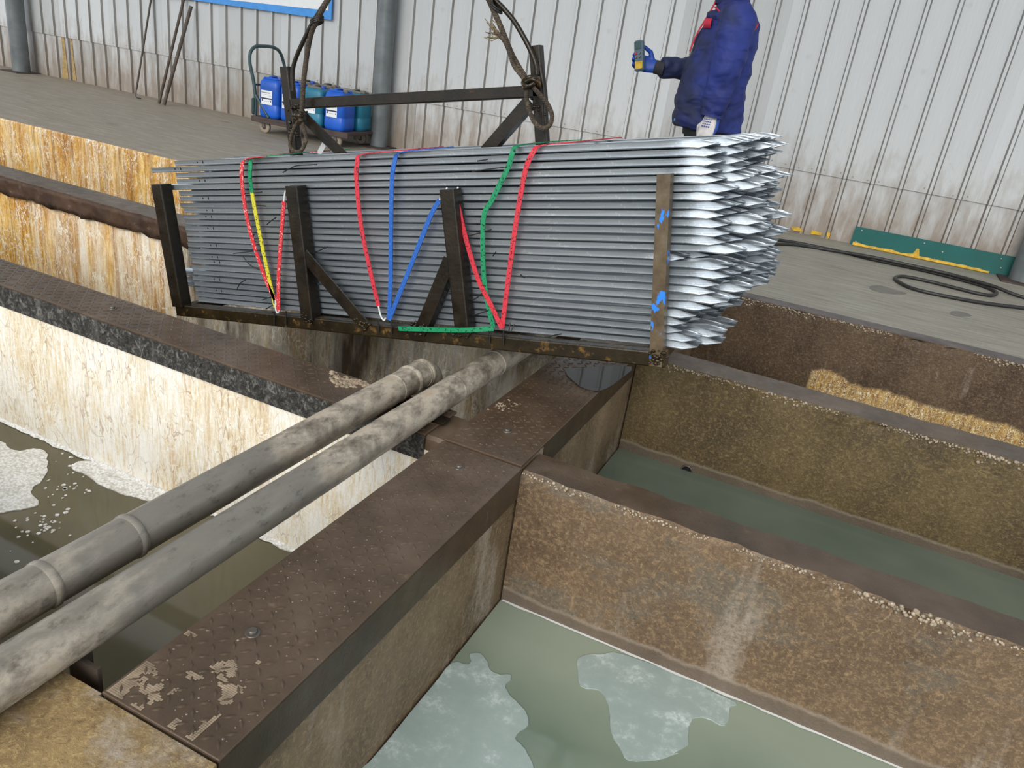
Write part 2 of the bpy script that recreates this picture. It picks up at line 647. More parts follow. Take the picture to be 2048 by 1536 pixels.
def m_paintflake():
    t = NT('blue_flaked_angle_steel')
    n1 = t.noise(t.co(), 14, 5, .65)
    c = t.ramp(n1, [(.3, (.05, .028, .012)), (.55, (.12, .085, .045)), (.75, (.16, .14, .10))])
    n2 = t.noise(t.co((1.4, 1, .8), loc=(6, 6, 2)), 15, 3, .6)
    c = t.mix(t.ramp(n2, [(.60, 0), (.62, 1)]), c, (.02, .22, .75))
    t.set(Base_Color=c, Roughness=.45)
    t.bump(n1, .3, .004)
    return t.m


GALV = m_galv()
OIL = m_oilysteel('oily_dark_steel')
OILR = m_oilysteel('oily_rusty_rail', (.010, .007, .003), (.038, .025, .009), (.19, .10, .02), .57, .2)
ROPE = m_oilysteel('greasy_wire_rope', (.035, .026, .018), (.12, .09, .064), (.26, .20, .13), .60, .4)
WIRE = plain('dark_tie_wire', (.03, .028, .026), .45, .4)
PLATE = m_plate()
PLATE_D = m_plate('dry_checker_plate', 1.25)
PLATE_K = m_plate('wet_black_skirt', .6)
SKIRT = m_skirt()
RUSTSKIRT = m_oilysteel('rust_brown_skirt', (.035, .018, .010), (.11, .06, .034), (.20, .14, .10), .6, .5)
FRP_W = m_frp('pale_fibreglass_lining', .26, white=(.97, .95, .89), brown_k=.62)
FRP_O = m_frp('orange_fibreglass_lining', .42, shift=(-5.0, .8, .30, -.06))
FRP_G = m_frp('golden_fibreglass_lining', .62, white=(.95, .86, .66))
FRP_D = m_frp('stained_shaded_lining', .30, .95, (.62, .58, .50))  # white greyed down for the rack's shade, dark stains on top
CONC = m_wetwall('ochre_tank_wall', (.088, .052, .028), (.20, .132, .078), speck=(.39, .265, .145), tide=-.428, grey=.7, chalk_at=.60, chalk=(.33, .275, .22))
CONC2 = m_wetwall('olive_tank_wall', (.042, .026, .010), (.15, .105, .042), chalk_at=.76, speck=(.30, .215, .095), tide=-.412)
CONC3 = m_wetwall('brown_tank_wall', (.042, .021, .008), (.125, .078, .042), golden=-.235, chalk_at=.62, speck=(.26, .175, .10))
CONCX = m_wetwall('walkway_side_wall', (.09, .058, .03), (.32, .23, .14), chalk=(.46, .40, .33), chalk_at=.56, speck=(.46, .33, .19))
TOPC = m_plate('wet_partition_top', .9)
TOPG = m_plate('grey_partition_top', 1.05)
FLOOR = m_floor()
SHEET = m_sheet()
RIBF = m_ribflank()
WATER_R = m_water('green_tank_water', (.12, .15, .115), (.20, .225, .17))
WATER_N = m_water('pale_green_tank_water', (.13, .185, .14), (.25, .29, .22), ledge=1.55)
WATER_L = m_water('olive_tank_water', (.105, .092, .055), (.17, .15, .095))
FILM = m_film()
FOAM = m_foam()
PIPE = m_pipe()
COLM = plain('grey_column_paint', (.15, .165, .17), .4, .1, .3, 5)
WHITE = plain('white_label', (.82, .83, .84), .5, 0, .03)
WHITEP = plain('white_plastic', (.7, .7, .68), .45, 0, .1)
BLUEB = plain('banner_blue', (.06, .30, .75), .45, 0, .1)
RED_W = m_webbing('red_webbing', (.62, .03, .05), (.10, .01, .02))
RED_F = m_webbing('red_flecked_webbing', (.62, .025, .035), (.75, .45, .42))
GREEN_W = m_webbing('green_webbing', (.005, .25, .10), (.0, .05, .025))
YEL_W = m_webbing('yellow_webbing', (.62, .56, .03), (.04, .05, .02))
BLUE_W = m_webbing('blue_webbing', (.015, .10, .42), (.02, .18, .6))
CAN_B = plain('blue_jerrycan', (.01, .10, .52), .38, 0, .25, 5)
CAN_T = plain('teal_jerrycan', (.015, .17, .27), .4, 0, .25, 5)
CAN_D = plain('dusty_jerrycan', (.16, .15, .13), .7, 0, .25, 6)
CAPB = plain('blue_cap', (.01, .07, .45), .4)
INK = plain('label_ink', (.02, .025, .09), .6)
CARTG = plain('teal_painted_tube', (.045, .085, .09), .45, .1, .35, 8)
CARTD = plain('dusty_cart_deck', (.075, .05, .045), .7, .1, .3, 8)
TYRE = plain('tan_rubber', (.30, .25, .19), .7, 0, .2, 20)
GREENP = plain('green_sheet', (.004, .105, .095), .4, 0, .12, 4)
YPAINT = plain('yellow_paint', (.62, .38, .03), .6, 0, .35, 30)
HOSE = plain('black_hose_rubber', (.022, .021, .02), .45, 0, .3, 20)
SCREW = plain('zinc_screw', (.5, .5, .48), .35, .8)
SKIN = plain('skin', (.45, .27, .19), .55, 0, .08)
HAIR = plain('black_hair', (.012, .010, .009), .6)
JACKET = m_jacket()
TROUS = m_cloth('black_trousers', (.012, .012, .014), .8)
PIPING = plain('red_piping', (.60, .015, .05), .6)
GLOVE_W = plain('white_knit', (.66, .62, .60), .8, 0, .12, 40)
GLOVE_B = plain('blue_rubber', (.012, .06, .34), .5, 0, .2, 20)
REMOTE = plain('grey_remote_shell', (.08, .13, .17), .5, 0, .25, 20)
ROOFM = plain('added_roof_grey', (.25, .26, .26), .6)
RODM = m_oilysteel('brown_rod', (.05, .035, .025), (.14, .11, .085), (.20, .09, .04), .6, .5)
BOLTM = plain('dull_bolt', (.16, .14, .12), .4, .6)
HOLE = plain('hole_dark', (.004, .004, .005), .9)
CRUST = plain('wet_lime_crust', (.36, .29, .21), .22, 0, .45, 40)
DROP = plain('clear_drop', (.16, .13, .11), .03, 0, .05)
KERB = plain('dark_kerb', (.115, .098, .092), .5, 0, .35, 9)
STAIN = plain('damp_patch', (.13, .12, .095), .35, 0, .1)
PUDDLE = m_water('thin_puddle', (.02, .018, .018), (.035, .03, .03), .04)
SLUDGE = plain('tan_sludge', (.34, .26, .18), .8, 0, .4, 30)
DUSTFL = m_wetwall('sludgy_near_floor', (.12, .08, .045), (.42, .28, .12), chalk=(.42, .35, .28), chalk_at=.52, speck=(.60, .44, .20))

# ------------------------------------------------------------------ setting: floor, tanks, walls
XL, XR = -12.5, 4.2           # extent of tanks
XW0, XW1 = -0.936, -0.672     # walkway
ZB = -1.35
FARY = 4.47


def struct(o):
    o['kind'] = 'structure'
    return o


def slab(name, x0, x1, y0, y1, z0, z1, m, parent=None, bev=0.0):
    b = MB().box(((x0 + x1) / 2, (y0 + y1) / 2, (z0 + z1) / 2), (x1 - x0, y1 - y0, z1 - z0), bev=bev)
    return b.build(name, m, parent)


def rough_wall(name, x0, x1, y0, y1, z0, z1, mface, mtop, jit=.006, step=.035, capped=False, crust=0):
    """wall along X; ragged upper near edge, top in its own material"""
    n = max(2, int((x1 - x0) / step))
    v = []
    f = []
    mi = []
    prof = 9
    for i in range(n + 1):
        x = x0 + (x1 - x0) * i / n
        a = noise.noise(Vector((x * 9, y0 * 7, 1.3))) * jit * 1.6 + noise.noise(Vector((x * 31, y0, 7))) * jit
        b = noise.noise(Vector((x * 12, y0 * 5, 4.7))) * jit * 1.5 + noise.noise(Vector((x * 37, y0, 2))) * jit
        c = noise.noise(Vector((x * 10, y1 * 5, 9.7))) * jit
        v += [(x, y0, z0), (x, y0, z1 - .16), (x, y0 - a * .4, z1 - .05 + b), (x, y0 + .002 - a, z1 - .012 + b * .5), (x, y0 + .010 + a, z1 + b * .12),
              (x, (y0 + y1) / 2, z1), (x, y1 - .010 + c, z1), (x, y1 + c * .5, z1 - .014), (x, y1, z0)]
    for i in range(n):
        for k in range(prof - 1):
            f.append((i * prof + k, (i + 1) * prof + k, (i + 1) * prof + k + 1, i * prof + k + 1))
            mi.append(1 if (k in (4, 5) or (capped and k in (2, 3, 6, 7))) else 0)
    f.append(tuple(range(prof - 1, -1, -1)))
    mi.append(0)
    f.append(tuple(n * prof + k for k in range(prof)))
    mi.append(0)
    me = bpy.data.meshes.new(name)
    me.from_pydata(v, [], f)
    me.materials.append(mface)
    me.materials.append(mtop)
    me.polygons.foreach_set('material_index', mi)
    me.update()
    o = bpy.data.objects.new(name, me)
    COL.objects.link(o)
    if crust:
        b = MB()
        rn = random.Random(int(y0 * 1000))
        x = x0
        while x < min(x1, 3.2):
            x += rn.uniform(.0015, .006)
            q = noise.noise(Vector((x * 5, y0, 2.2)))
            if q < -.25:
                continue
            r = rn.uniform(.002, .0065) * (1 + q)
            c = Vector((x, y0 + rn.gauss(.002, .004), z1 - abs(rn.gauss(.0, .011)) * (1 + q)))
            m_ = Matrix.Translation(c) @ Matrix.Rotation(rn.uniform(0, 6), 4, 'Z') @ Matrix.Rotation(rn.uniform(-1, 1), 4, 'X')
            b.lathe([(r * .3, -r * .7), (r, -r * .1), (r * .5, r * .6)], 5, m_)
        o2 = b.build('edge_crust', CRUST, o)
        o2['kind'] = 'stuff'
    return struct(o)


tag(struct(slab('floor', XL - 1, XR + 2, FARY + .10, 9.0, -.12, 0.0, FLOOR)), 'smeared grey concrete floor in front of the sheet-metal wall', 'floor')
# the tank side under the far floor: fibreglass on the left, brown concrete on the right
rough_wall('wall_far_tank_left', XL, XW0 + .1, FARY, FARY + .10, ZB, 0.0, FRP_G, FLOOR, .003)
rough_wall('wall_far_tank_right', XW1 - .1, XR, FARY, FARY + .10, ZB, 0.0, CONC3, TOPG, .010, crust=1)
# partitions
rough_wall('wall_partition_left', XL, XW0, 3.085, 3.285, ZB, -.006, FRP_O, TOPG, .002, capped=True)
rough_wall('wall_partition_right', XW1, XR, 3.05, 3.235, ZB, -.004, CONC2, TOPG, .010, crust=1)
rough_wall('wall_near_partition_left', XL, XW0, 1.853, 2.04, ZB, -.010, FRP_W, TOPG, .001, capped=True)
rough_wall('wall_near_partition_right', XW1, XR, 1.846, 1.99, ZB, -.014, CONC, TOPC, .011, crust=1)
# stained lining behind the hoisted rack, its white greyed to paint the rack's shade
for nm, x0, x1 in (('trim_1', -3.36, XW0),):
    struct(slab(nm, x0, x1, 3.079, 3.085, ZB, -.095, FRP_D))
# walkway core wall between left and right tanks
b = MB()
n = 60
for i in range(n):
    pass
b.box(((XW0 + XW1) / 2, (.661 + FARY) / 2, (ZB - .012) / 2), (XW1 - XW0 - .014, FARY - .661, -ZB - .012))
struct(b.build('wall_walkway', CONCX))
# near left floor and near walls
struct(slab('floor_near', XL, XW0, -1.2, .667, ZB, -.004, DUSTFL))
struct(slab('floor_near_walkway', XW0 - .002, XW1, -1.2, .661, ZB, -.003, DUSTFL))
struct(slab('floor_near_right', XW1, XR, -1.2, -.45, ZB, -.004, DUSTFL))
struct(slab('wall_tank_right', XR, XR + .2, -1.2, FARY + .1, ZB, -.002, CONC2))
struct(slab('wall_tank_left', XL - .2, XL, -1.2, FARY + .1, ZB, -.002, FRP_W))
struct(slab('floor_tank_bottom', XL - .2, XR + .2, -1.2, FARY + .1, ZB - .1, ZB, CONC2))

# drain mouth at the waterline of the middle right tank
P = ony(1373, 941, 3.046)
root = empty('drain_mouth', P)
tr = Matrix.Rotation(math.pi / 2, 4, 'X')
MB().lathe([(.026, -.004), (.026, .006), (.021, .006), (.021, -.003)], 20, tr).build('rim', BOLTM, root)
MB().lathe([(.021, -.003), (.021, .001)], 20, tr).build('opening', HOLE, root)
tag(root, 'small dark drain mouth at the waterline of the middle right-hand tank', 'drain')

# skirts of the left partitions
b = MB()
b.box(((XL - 5.55) / 2 + 0, 3.079, -.045), (abs(XL + 5.55), .012, .092))
sk = b.build('trim_2', RUSTSKIRT)
struct(sk)
n = 190
v, f = [], []
x0, x1 = -5.55, -1.02
for i in range(n + 1):
    x = x0 + (x1 - x0) * i / n
    for k in range(5):
        z = -.002 - .105 * k / 4
        y = 3.064 - .016 * noise.noise(Vector((x * 14, z * 30, 3))) - .012 * noise.noise(Vector((x * 40, z * 60, 1)))
        v.append((x, y, z - (.02 * noise.noise(Vector((x * 11, 4, 4))) if k == 4 else 0)))
for i in range(n):
    for k in range(4):
        a = i * 5 + k
        f.append((a, a + 1, a + 6, a + 5))
b = MB()
b.add(v, f, True)
o = b.build('trim_3', RUSTSKIRT)
struct(o)
md = o.modifiers.new('thick', 'SOLIDIFY')
md.thickness = .012
md.offset = 1

# dark kerb band along the far tank edge, right side
struct(slab('trim_4', -.9, XR, FARY + .012, FARY + .125, -.02, .004, KERB))


# water
def sheet(name, poly, z, m, th=.002):
    n = len(poly)
    b = MB()
    c = sum((Vector((p[0], p[1], z)) for p in poly), Vector()) / n
    b.prism([(p[0], p[1]) for p in poly], z - th, z)
    return b.build(name, m)


def pxpoly(pts, z, refine=3, jit=.004):
    P = [onz(x, y, z) for x, y in pts]
    out = []
    n = len(P)
    for i in range(n):
        a, b_, c, d = P[i - 1], P[i], P[(i + 1) % n], P[(i + 2) % n]
        for k in range(refine):
            t = k / refine
            q = 0.5 * ((2 * b_) + (c - a) * t + (2 * a - 5 * b_ + 4 * c - d) * t * t + (3 * b_ - a - 3 * c + d) * t ** 3)
            out.append((q.x + random.uniform(-jit, jit), q.y + random.uniform(-jit, jit)))
    return out


WL, WR3, WR2 = -.645, -.480, -.450
for nm, x0, x1, y0, y1, z, m, lb in (
        ('tank_water', XL, XW0, .667, 1.853, WL, WATER_L, 'olive-brown liquid in the tank under the two pipes'),
        ('tank_water', XW1, XR, -.45, 1.846, WR3, WATER_N, 'pale green water with milky film in the nearest tank'),
        ('tank_water', XW1, XR, 1.99, 3.05, WR2, WATER_R, 'dark green water strip in the middle right-hand tank'),
        ('tank_water', XW1, XR, 3.235, FARY, -.85, WATER_R, 'water low in the far right tank below the golden band'),
        ('tank_water', XL, XW0, 2.04, 3.085, -.75, WATER_L, 'liquid low in the left tank under the hoisted rack'),
        ('tank_water', XL, XW0, 3.285, FARY, -.75, WATER_L, 'liquid low in the far left tank below the floor edge')):
    tag(slab(nm, x0, x1, y0, y1, z - .05, z, m), lb, 'water', kind='stuff')


def z2(pts):  # crop [700,1000,1400,1536]
    return [(700 + x / 2.866, 1000 + y / 2.866) for x, y in pts]


def z3(pts):
    return [(1348 + x / 2.866, 1000 + y / 2.866) for x, y in pts]


f1 = z2([(690, 880), (750, 880), (790, 930), (800, 970), (860, 1000), (920, 1000), (920, 1030), (890, 1060), (910, 1110), (970, 1170), (1010, 1220), (1020, 1290), (960, 1340), (950, 1370), (990, 1410), (1030, 1480), (1060, 1600), (1000, 1800), (-150, 1800), (110, 1500), (300, 1275), (480, 1060), (585, 935), (680, 942), (692, 910)])
f2 = z2([(1300, 930), (1340, 890), (1450, 885), (1570, 885), (2006, 1052)]) + z3([(180, 1080), (350, 1160), (320, 1190), (310, 1270), (270, 1290), (190, 1250), (110, 1250), (80, 1330), (80, 1400), (0, 1450)]) + z2([(1880, 1450), (1750, 1490), (1600, 1490), (1550, 1420), (1500, 1340), (1490, 1240), (1470, 1150), (1430, 1090), (1320, 1065), (1310, 980)])
for pts, lb in ((f1, 'milky film patch floating against the walkway side of the nearest tank'), (f2, 'milky film patch floating by the ochre wall of the nearest tank')):
    tag(sheet('milky_film', pxpoly(pts, WR3 + .0025, 3, .0015), WR3 + .0025, FILM, .0025), lb, 'film', kind='stuff')
# scum line along the ochre wall
b = MB()
v = []
N = 160
for i in range(N + 1):
    x = XW1 + .005 + i * 2.6 / N
    w_ = .007 + .006 * noise.noise(Vector((x * 14, 0, 0)))
    v += [(x, 1.846, WR3 + .004), (x, 1.846 - max(.002, w_), WR3 + .003)]
b.add(v, [(2 * i, 2 * i + 1, 2 * i + 3, 2 * i + 2) for i in range(N)])
tag(b.build('scum_line', WHITEP), 'thin white scum line along the foot of the ochre tank wall', 'scum', kind='stuff')

fa = [(-40, 872), (0, 882), (30, 900), (80, 898), (97, 925), (85, 958), (60, 985), (78, 1008), (30, 1020), (0, 1024), (-50, 1026)]
fb = [(143, 930), (180, 921), (240, 935), (330, 978), (385, 1002), (350, 1008), (300, 1002), (240, 985), (205, 972), (170, 950)]
fc = [(530, 1072), (560, 1063), (604, 1084), (608, 1102), (575, 1100)]
for pts, lb in ((fa, 'bubbly white foam patch at the left edge of the olive liquid'), (fb, 'bubbly white foam tongue spreading from the pale tank wall'), (fc, 'small foam patch between the lower pipe and the walkway')):
    tag(sheet('foam_patch', pxpoly(pts, WL + .004, 4, .006), WL + .004, FOAM, .004), lb, 'foam', kind='stuff')
b = MB()
v = []
N = 220
for i in range(N + 1):
    x = -5.0 + i * 4.06 / N
    w_ = .014 + .016 * noise.noise(Vector((x * 9, 2, 0))) + .012 * noise.noise(Vector((x * 30, 2, 0)))
    v += [(x, 1.8525, WL + .012), (x, 1.852 - max(.004, w_), WL + .003)]
b.add(v, [(2 * i, 2 * i + 1, 2 * i + 3, 2 * i + 2) for i in range(N)])
tag(b.build('foam_line', FOAM), 'white foam line along the foot of the pale fibreglass wall', 'foam', kind='stuff')
b = MB()
for k in range(70):
    px, py = random.choice([(110, 1000), (90, 1040), (60, 1060), (140, 960)])
    P = onz(px + random.gauss(0, 28), py + random.gauss(0, 26), WL + .003)
    r = random.uniform(.002, .009)
    b.prism([(P.x + r * math.cos(a) * random.uniform(.7, 1.2), P.y + r * math.sin(a)) for a in [q * math.pi / 3 for q in range(6)]], WL, WL + .003)
tag(b.build('foam_flecks', FOAM), 'scattered small foam flecks on the olive liquid', 'foam', kind='stuff')


# ------------------------------------------------------------------ checker plates
def lugs(b, x0, x1, y0, y1, z, pitch=.0255, L=.0130, Wd=.0036, h=.0021, keep=.9):
    nx = int((x1 - x0) / pitch)
    ny = int((y1 - y0) / pitch)
    for i in range(nx):
        for j in range(ny):
            if random.random() > keep:
                continue
            cx = x0 + (i + .5) * (x1 - x0) / nx
            cy = y0 + (j + .5) * (y1 - y0) / ny
            a = math.radians(45 if (i + j) % 2 else -45)
            c, s = math.cos(a), math.sin(a)
            pts = [(L, 0), (0, Wd), (-L, 0), (0, -Wd)]
            v = [(cx + p * c - q * s, cy + p * s + q * c, z) for p, q in pts]
            v += [(cx + p * .55 * c - q * .5 * s, cy + p * .55 * s + q * .5 * c, z + h) for p, q in pts]
            b.add(v, [(4, 5, 6, 7), (0, 1, 5, 4), (1, 2, 6, 5), (2, 3, 7, 6), (3, 0, 4, 7)], True)


def bolt(P, parent, m=SCREW):
    tr = Matrix.Translation(P)
    b = MB().lathe([(.0155, 0), (.0155, .0018), (.0145, .0024)], 16, tr)
    b.lathe([(.0098, .002), (.0098, .0072), (.0085, .0085)], 6, tr)
    return b.build('bolt', m, parent)


def cplate(x0, x1, y0, y1, label, skirts, bolts, mat_, z=0.0, keep=.9, lugrange=None):
    root = empty('checker_plate', ((x0 + x1) / 2, y0, z))
    T = Matrix.Translation(-root.location)

    def off(o):
        o.data.transform(T)
        return o
    off(slab('deck', x0, x1, y0, y1, z - .008, z, mat_, root, .0015))
    b = MB()
    lx0, lx1 = lugrange or (x0, x1)
    lugs(b, lx0 + .008, lx1 - .008, y0 + .008, y1 - .008, z, keep=keep)
    o = off(b.build('tread_lugs', mat_, root))
    o['kind'] = 'stuff'
    for (sx0, sx1, sy0, sy1, sz, m) in skirts:
        off(slab('skirt', sx0, sx1, sy0, sy1, z - sz, z - .006, m, root))
    for (px, py) in bolts:
        off(bolt(onz(px, py, z), root, BOLTM))
    return tag(root, label, 'plate')


cplate(XW0, XW1, .667, 1.843, 'long brown checker plate of the walkway with a single bolt, beside the nearest green tank', [(XW1 - .007, XW1 + .001, .667, 1.843, .105, PLATE_K)], [(505, 1266), (918, 935)], PLATE)
cplate(XW0, XW1 - .004, 1.849, 3.06, 'brown checker plate of the walkway under the right end of the rack', [(XW1 - .010, XW1 - .003, 2.03, 3.05, .095, PLATE_K)], [(1014, 862)], PLATE, .003)
cplate(-6.4, -1.00, 1.842, 2.046, 'long dark checker plate with scaly black skirt capping the left partition', [(-6.4, -1.00, 1.838, 1.845, .092, SKIRT)], [(225, 617)], PLATE, 0.0, .9, (-4.6, -1.0))
# extension of cap farther left out of the frame is the bare partition; far walkway stretch
struct(slab('trim_5', XW0, XW1, 3.06, FARY, -.02, 0.0, TOPG))

tag(sheet('puddle', pxpoly([(1130, 742), (1170, 735), (1262, 733), (1235, 762), (1200, 782), (1160, 772)], .0062, 3, .003), .0062, PUDDLE, .002), 'dark puddle on the walkway under the rack corner', 'puddle', kind='stuff')
b = MB()
for k in range(260):
    P = onz(random.uniform(660, 745), random.uniform(728, 772), .004)
    if not (1.90 < P.y < 2.035):
        continue
    r = random.uniform(.004, .012)
    b.lathe([(r, 0), (r * .6, r * .3), (r * .1, r * .4)], 5, Matrix.Translation((P.x, P.y, 0)))
for k in range(60):
    P = onz(random.gauss(1000, 18), random.gauss(808, 6), .004)
    if P.x < XW0 + .01:
        continue
    r = random.uniform(.002, .006)
    b.lathe([(r, 0), (r * .6, r * .3), (r * .1, r * .4)], 5, Matrix.Translation((P.x, P.y, .003)))
tag(b.build('sludge_crumbs', SLUDGE), 'crumbs of tan sludge scattered on the plates near the pipe elbow', 'sludge', kind='stuff')
# dried sludge film in blotches on the near end of the walkway plate
def blotch(name, x0, x1, y0, y1, z, thr, m, label, cell=.004, fall=None):
    b = MB()
    nx, ny = int((x1 - x0) / cell), int((y1 - y0) / cell)
    for i in range(nx):
        for j in range(ny):
            x, y = x0 + (i + .5) * cell, y0 + (j + .5) * cell
            q = noise.fractal(Vector((x * 22, y * 22, 3.3)), 1.0, 2.0, 4) + noise.noise(Vector((x * 7, y * 7, 8))) * .5
            if fall:
                q -= fall(x, y)
            if q > thr:
                h = cell * .56
                b.add([(x - h, y - h, z), (x + h, y - h, z), (x + h, y + h, z), (x - h, y + h, z)], [(0, 1, 2, 3)])
    if b.v:
        return tag(b.build(name, m), label, 'sludge', kind='stuff')


blotch('dried_sludge', XW0 + .006, XW1 - .06, .672, .92, .0008, .02, SLUDGE, 'dried tan sludge blotches on the nearest end of the walkway plate', fall=lambda x, y: (y - .70) * 2.6 + (x - XW0) * 1.2)

# water drops on the wet plates
b = MB()
rn = random.Random(3)
for k in range(900):
    x = rn.uniform(XW0 + .01, XW1 - .01)
    y = .70 + 2.3 * rn.random() ** 1.3
    if rn.random() > .35 + .65 * noise.noise(Vector((x * 8, y * 8, 1))):
        continue
    z = .003 if y > 1.849 else 0
    r = rn.uniform(.0010, .0028)
    b.lathe([(r, 0), (r * .8, r * .35), (r * .2, r * .55)], 6, Matrix.Translation((x, y, z)))
tag(b.build('water_drops', DROP), 'tiny water drops sprinkled over the walkway plates', 'drops', kind='stuff')
for pts, lb in (([(1738, 573), (1762, 571), (1790, 580), (1815, 587), (1780, 588), (1750, 582)], 'dark damp patch on the floor left of the hose loop'),
                ([(1900, 624), (1918, 622), (1944, 631), (1925, 633), (1905, 630)], 'dark damp patch on the floor near the right edge below the hose')):
    tag(sheet('floor_stain', pxpoly(pts, .0012, 3, .003), .0012, STAIN, .001), lb, 'stain', kind='stuff')

# ------------------------------------------------------------------ pipes
PR = .0473


def pipe(name, xc, zc, y0, y1, collars, elbow, label):
    root = empty(name, (xc, y0, zc))
    n = 40
    pts = [(0, (y1 - y0) * i / n, 0) for i in range(n + 1)]
    sc = [1 + .012 * noise.noise(Vector((xc * 9, p[1] * 6, 0))) for p in pts]
    MB().tube(pts, PR, 28, scale=sc).build('pipe_body', PIPE, root)
    for y, k, w_ in collars:
        w2 = w_
        pr = [(PR * .99, -w2), (PR * (1 + k), -w2 * .5), (PR * (1 + k * 1.1), 0), (PR * (1 + k), w2 * .5), (PR * .99, w2)]
        tr = Matrix.Translation((0, y - y0, 0)) @ Matrix.Rotation(-math.pi / 2, 4, 'X')
        MB().lathe(pr, 28, tr).build('weld_collar', PIPE, root)
    if elbow:
        L = y1 - y0
        rb = .075
        arc = [(0, L + rb * math.sin(a), -rb * (1 - math.cos(a))) for a in [math.radians(q * 9) for q in range(11)]]
        arc += [(0, L + rb, -rb - d) for d in (.06, .2, .5)]
        MB().tube(arc, PR * 1.04, 24).build('elbow', PIPE, root)
    return tag(root, label, 'pipe')


# y positions of collars from the photograph
def ypipe(px, py, xc, zc):
    d = ray(px, py)
    t = (xc * d.x + (zc - CAM.z) * d.z) / (d.x ** 2 + d.z ** 2)
    return (d * t).y


P2 = (-1.045, .0503)
P1 = (-1.189, .0549)
pipe('scaled_pipe', P2[0], P2[1], -.5, 3.0, [(ypipe(985, 722, *P2), .05, .008), (ypipe(905, 775, *P2), .025, .006)], False, 'long scaly steel pipe lying nearest the walkway')
pipe('scaled_pipe', P1[0], P1[1], -.5, ypipe(838, 745, *P1), [(ypipe(262, 1075, *P1), .07, .010), (ypipe(88, 1168, *P1), .05, .010), (ypipe(822, 765, *P1), .09, .012), (ypipe(845, 745, *P1), .07, .012), (ypipe(790, 780, *P1), .03, .006)], True, 'scaly steel pipe with welded collars and a downturned elbow')
# support blade under the pipe
root = empty('pipe_bracket', (-1.02, .70, 0))
MB().box((0, 0, -.14), (.075, .008, .28)).build('blade', RODM, root)
MB().box((-.035, .02, -.14), (.006, .04, .28)).build('flange', RODM, root)
tag(root, 'flat steel bracket standing under the nearer pipe at the tank edge', 'bracket')
root = empty('pipe_saddle', (-1.115, 1.95, 0))
MB().box((0, 0, .004), (.26, .05, .008), bev=.002).build('foot', OIL, root)
tag(root, 'dark steel saddle strip under both pipes on the left plate', 'saddle')

# ------------------------------------------------------------------ sheet-metal wall, columns, banner
wall = empty('wall_back', (0, WA, 0), (0, 0, math.atan(WB)))
struct(wall)
wc = math.cos(math.atan(WB))


def panel_mesh(width, ribs, z0, z1, first):
    prof = [(0, 0)]
    s = width / ribs
    for k in range(ribs):
        c = s * k + s * .5
        prof += [(c - .022, 0), (c - .011, -.024), (c + .011, -.024), (c + .022, 0)]
    prof.append((width, 0))
    b = MB()
    n = len(prof)
    v = [(x, y, z0) for x, y in prof] + [(x, y, z1) for x, y in prof] + [(x, y + .002, z0) for x, y in prof] + [(x, y + .002, z1) for x, y in prof]
    f = [(i, i + 1, n + i + 1, n + i) for i in range(n - 1)]
    f += [(2 * n + i + 1, 2 * n + i, 3 * n + i, 3 * n + i + 1) for i in range(n - 1)]
    f += [(i + 1, i, 2 * n + i, 2 * n + i + 1) for i in range(n - 1)]
    f += [(n + i, n + i + 1, 3 * n + i + 1, 3 * n + i) for i in range(n - 1)]
    b.add(v, f)
    return b


SEAM = .545
for side, s, seam, lo, hi in (('L', .2266, -8.887, -13.5, -4.86), ('R', .2195, .027, -4.86, 5.3)):
    wd = 4 * s
    if side == 'L':
        starts = [seam - wd * .5 / 4 * 0 + wd * k for k in range(-5, 5)]
    else:
        starts = [seam + wd * k for k in range(-6, 6)]
    mu = panel_mesh(wd, 4, SEAM - .03, 7.0, 0)
    ml = panel_mesh(wd, 4, 0.0, SEAM, 0)
    mu = mu.mesh('wall_panel')
    ml = ml.mesh('wall_panel')
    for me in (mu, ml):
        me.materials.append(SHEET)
        me.materials.append(RIBF)
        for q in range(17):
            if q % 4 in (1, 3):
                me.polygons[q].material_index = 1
    for k, x in enumerate(starts):
        x = x - s * .5
        if x + wd < lo + .3 or x > hi - .05:
            continue
        if side == 'R' and x < -4.86 - wd * .6:
            continue
        if side == 'L' and x + wd > -4.86 + .45:
            continue
        for j, me in enumerate((mu, ml)):
            o = bpy.data.objects.new('wall_panel', me)
            COL.objects.link(o)
            o.parent = wall
            o.location = (x, -.016 * (1 - j) - .001 * (k % 2), 0)
        b = MB()
        for q in range(4):
            for dx in (-.05, .05):
                if random.random() < .8:
                    b.lathe([(.006, 0), (.006, .003), (.003, .005)], 6, Matrix.Translation((s * (q + .5) + dx + random.uniform(-.01, .01), -.0165, SEAM - .008 + random.uniform(-.004, .02))) @ Matrix.Rotation(math.pi / 2, 4, 'X'))
        o = b.build('screw_row', SCREW, wall)
        o.location = (x, 0, 0)
        o['kind'] = 'stuff'
# unseen roof added to shape light and reflections: opaque strips, open gaps, front side open
ceil = empty('added_ceiling', (0, 0, 6.6))
struct(ceil)
for k in range(5):
    o = slab('added_roof_strip', -18, 10, -4.5 + k * 2.9, -4.5 + k * 2.9 + 2.2, 0, .04, ROOFM, ceil)
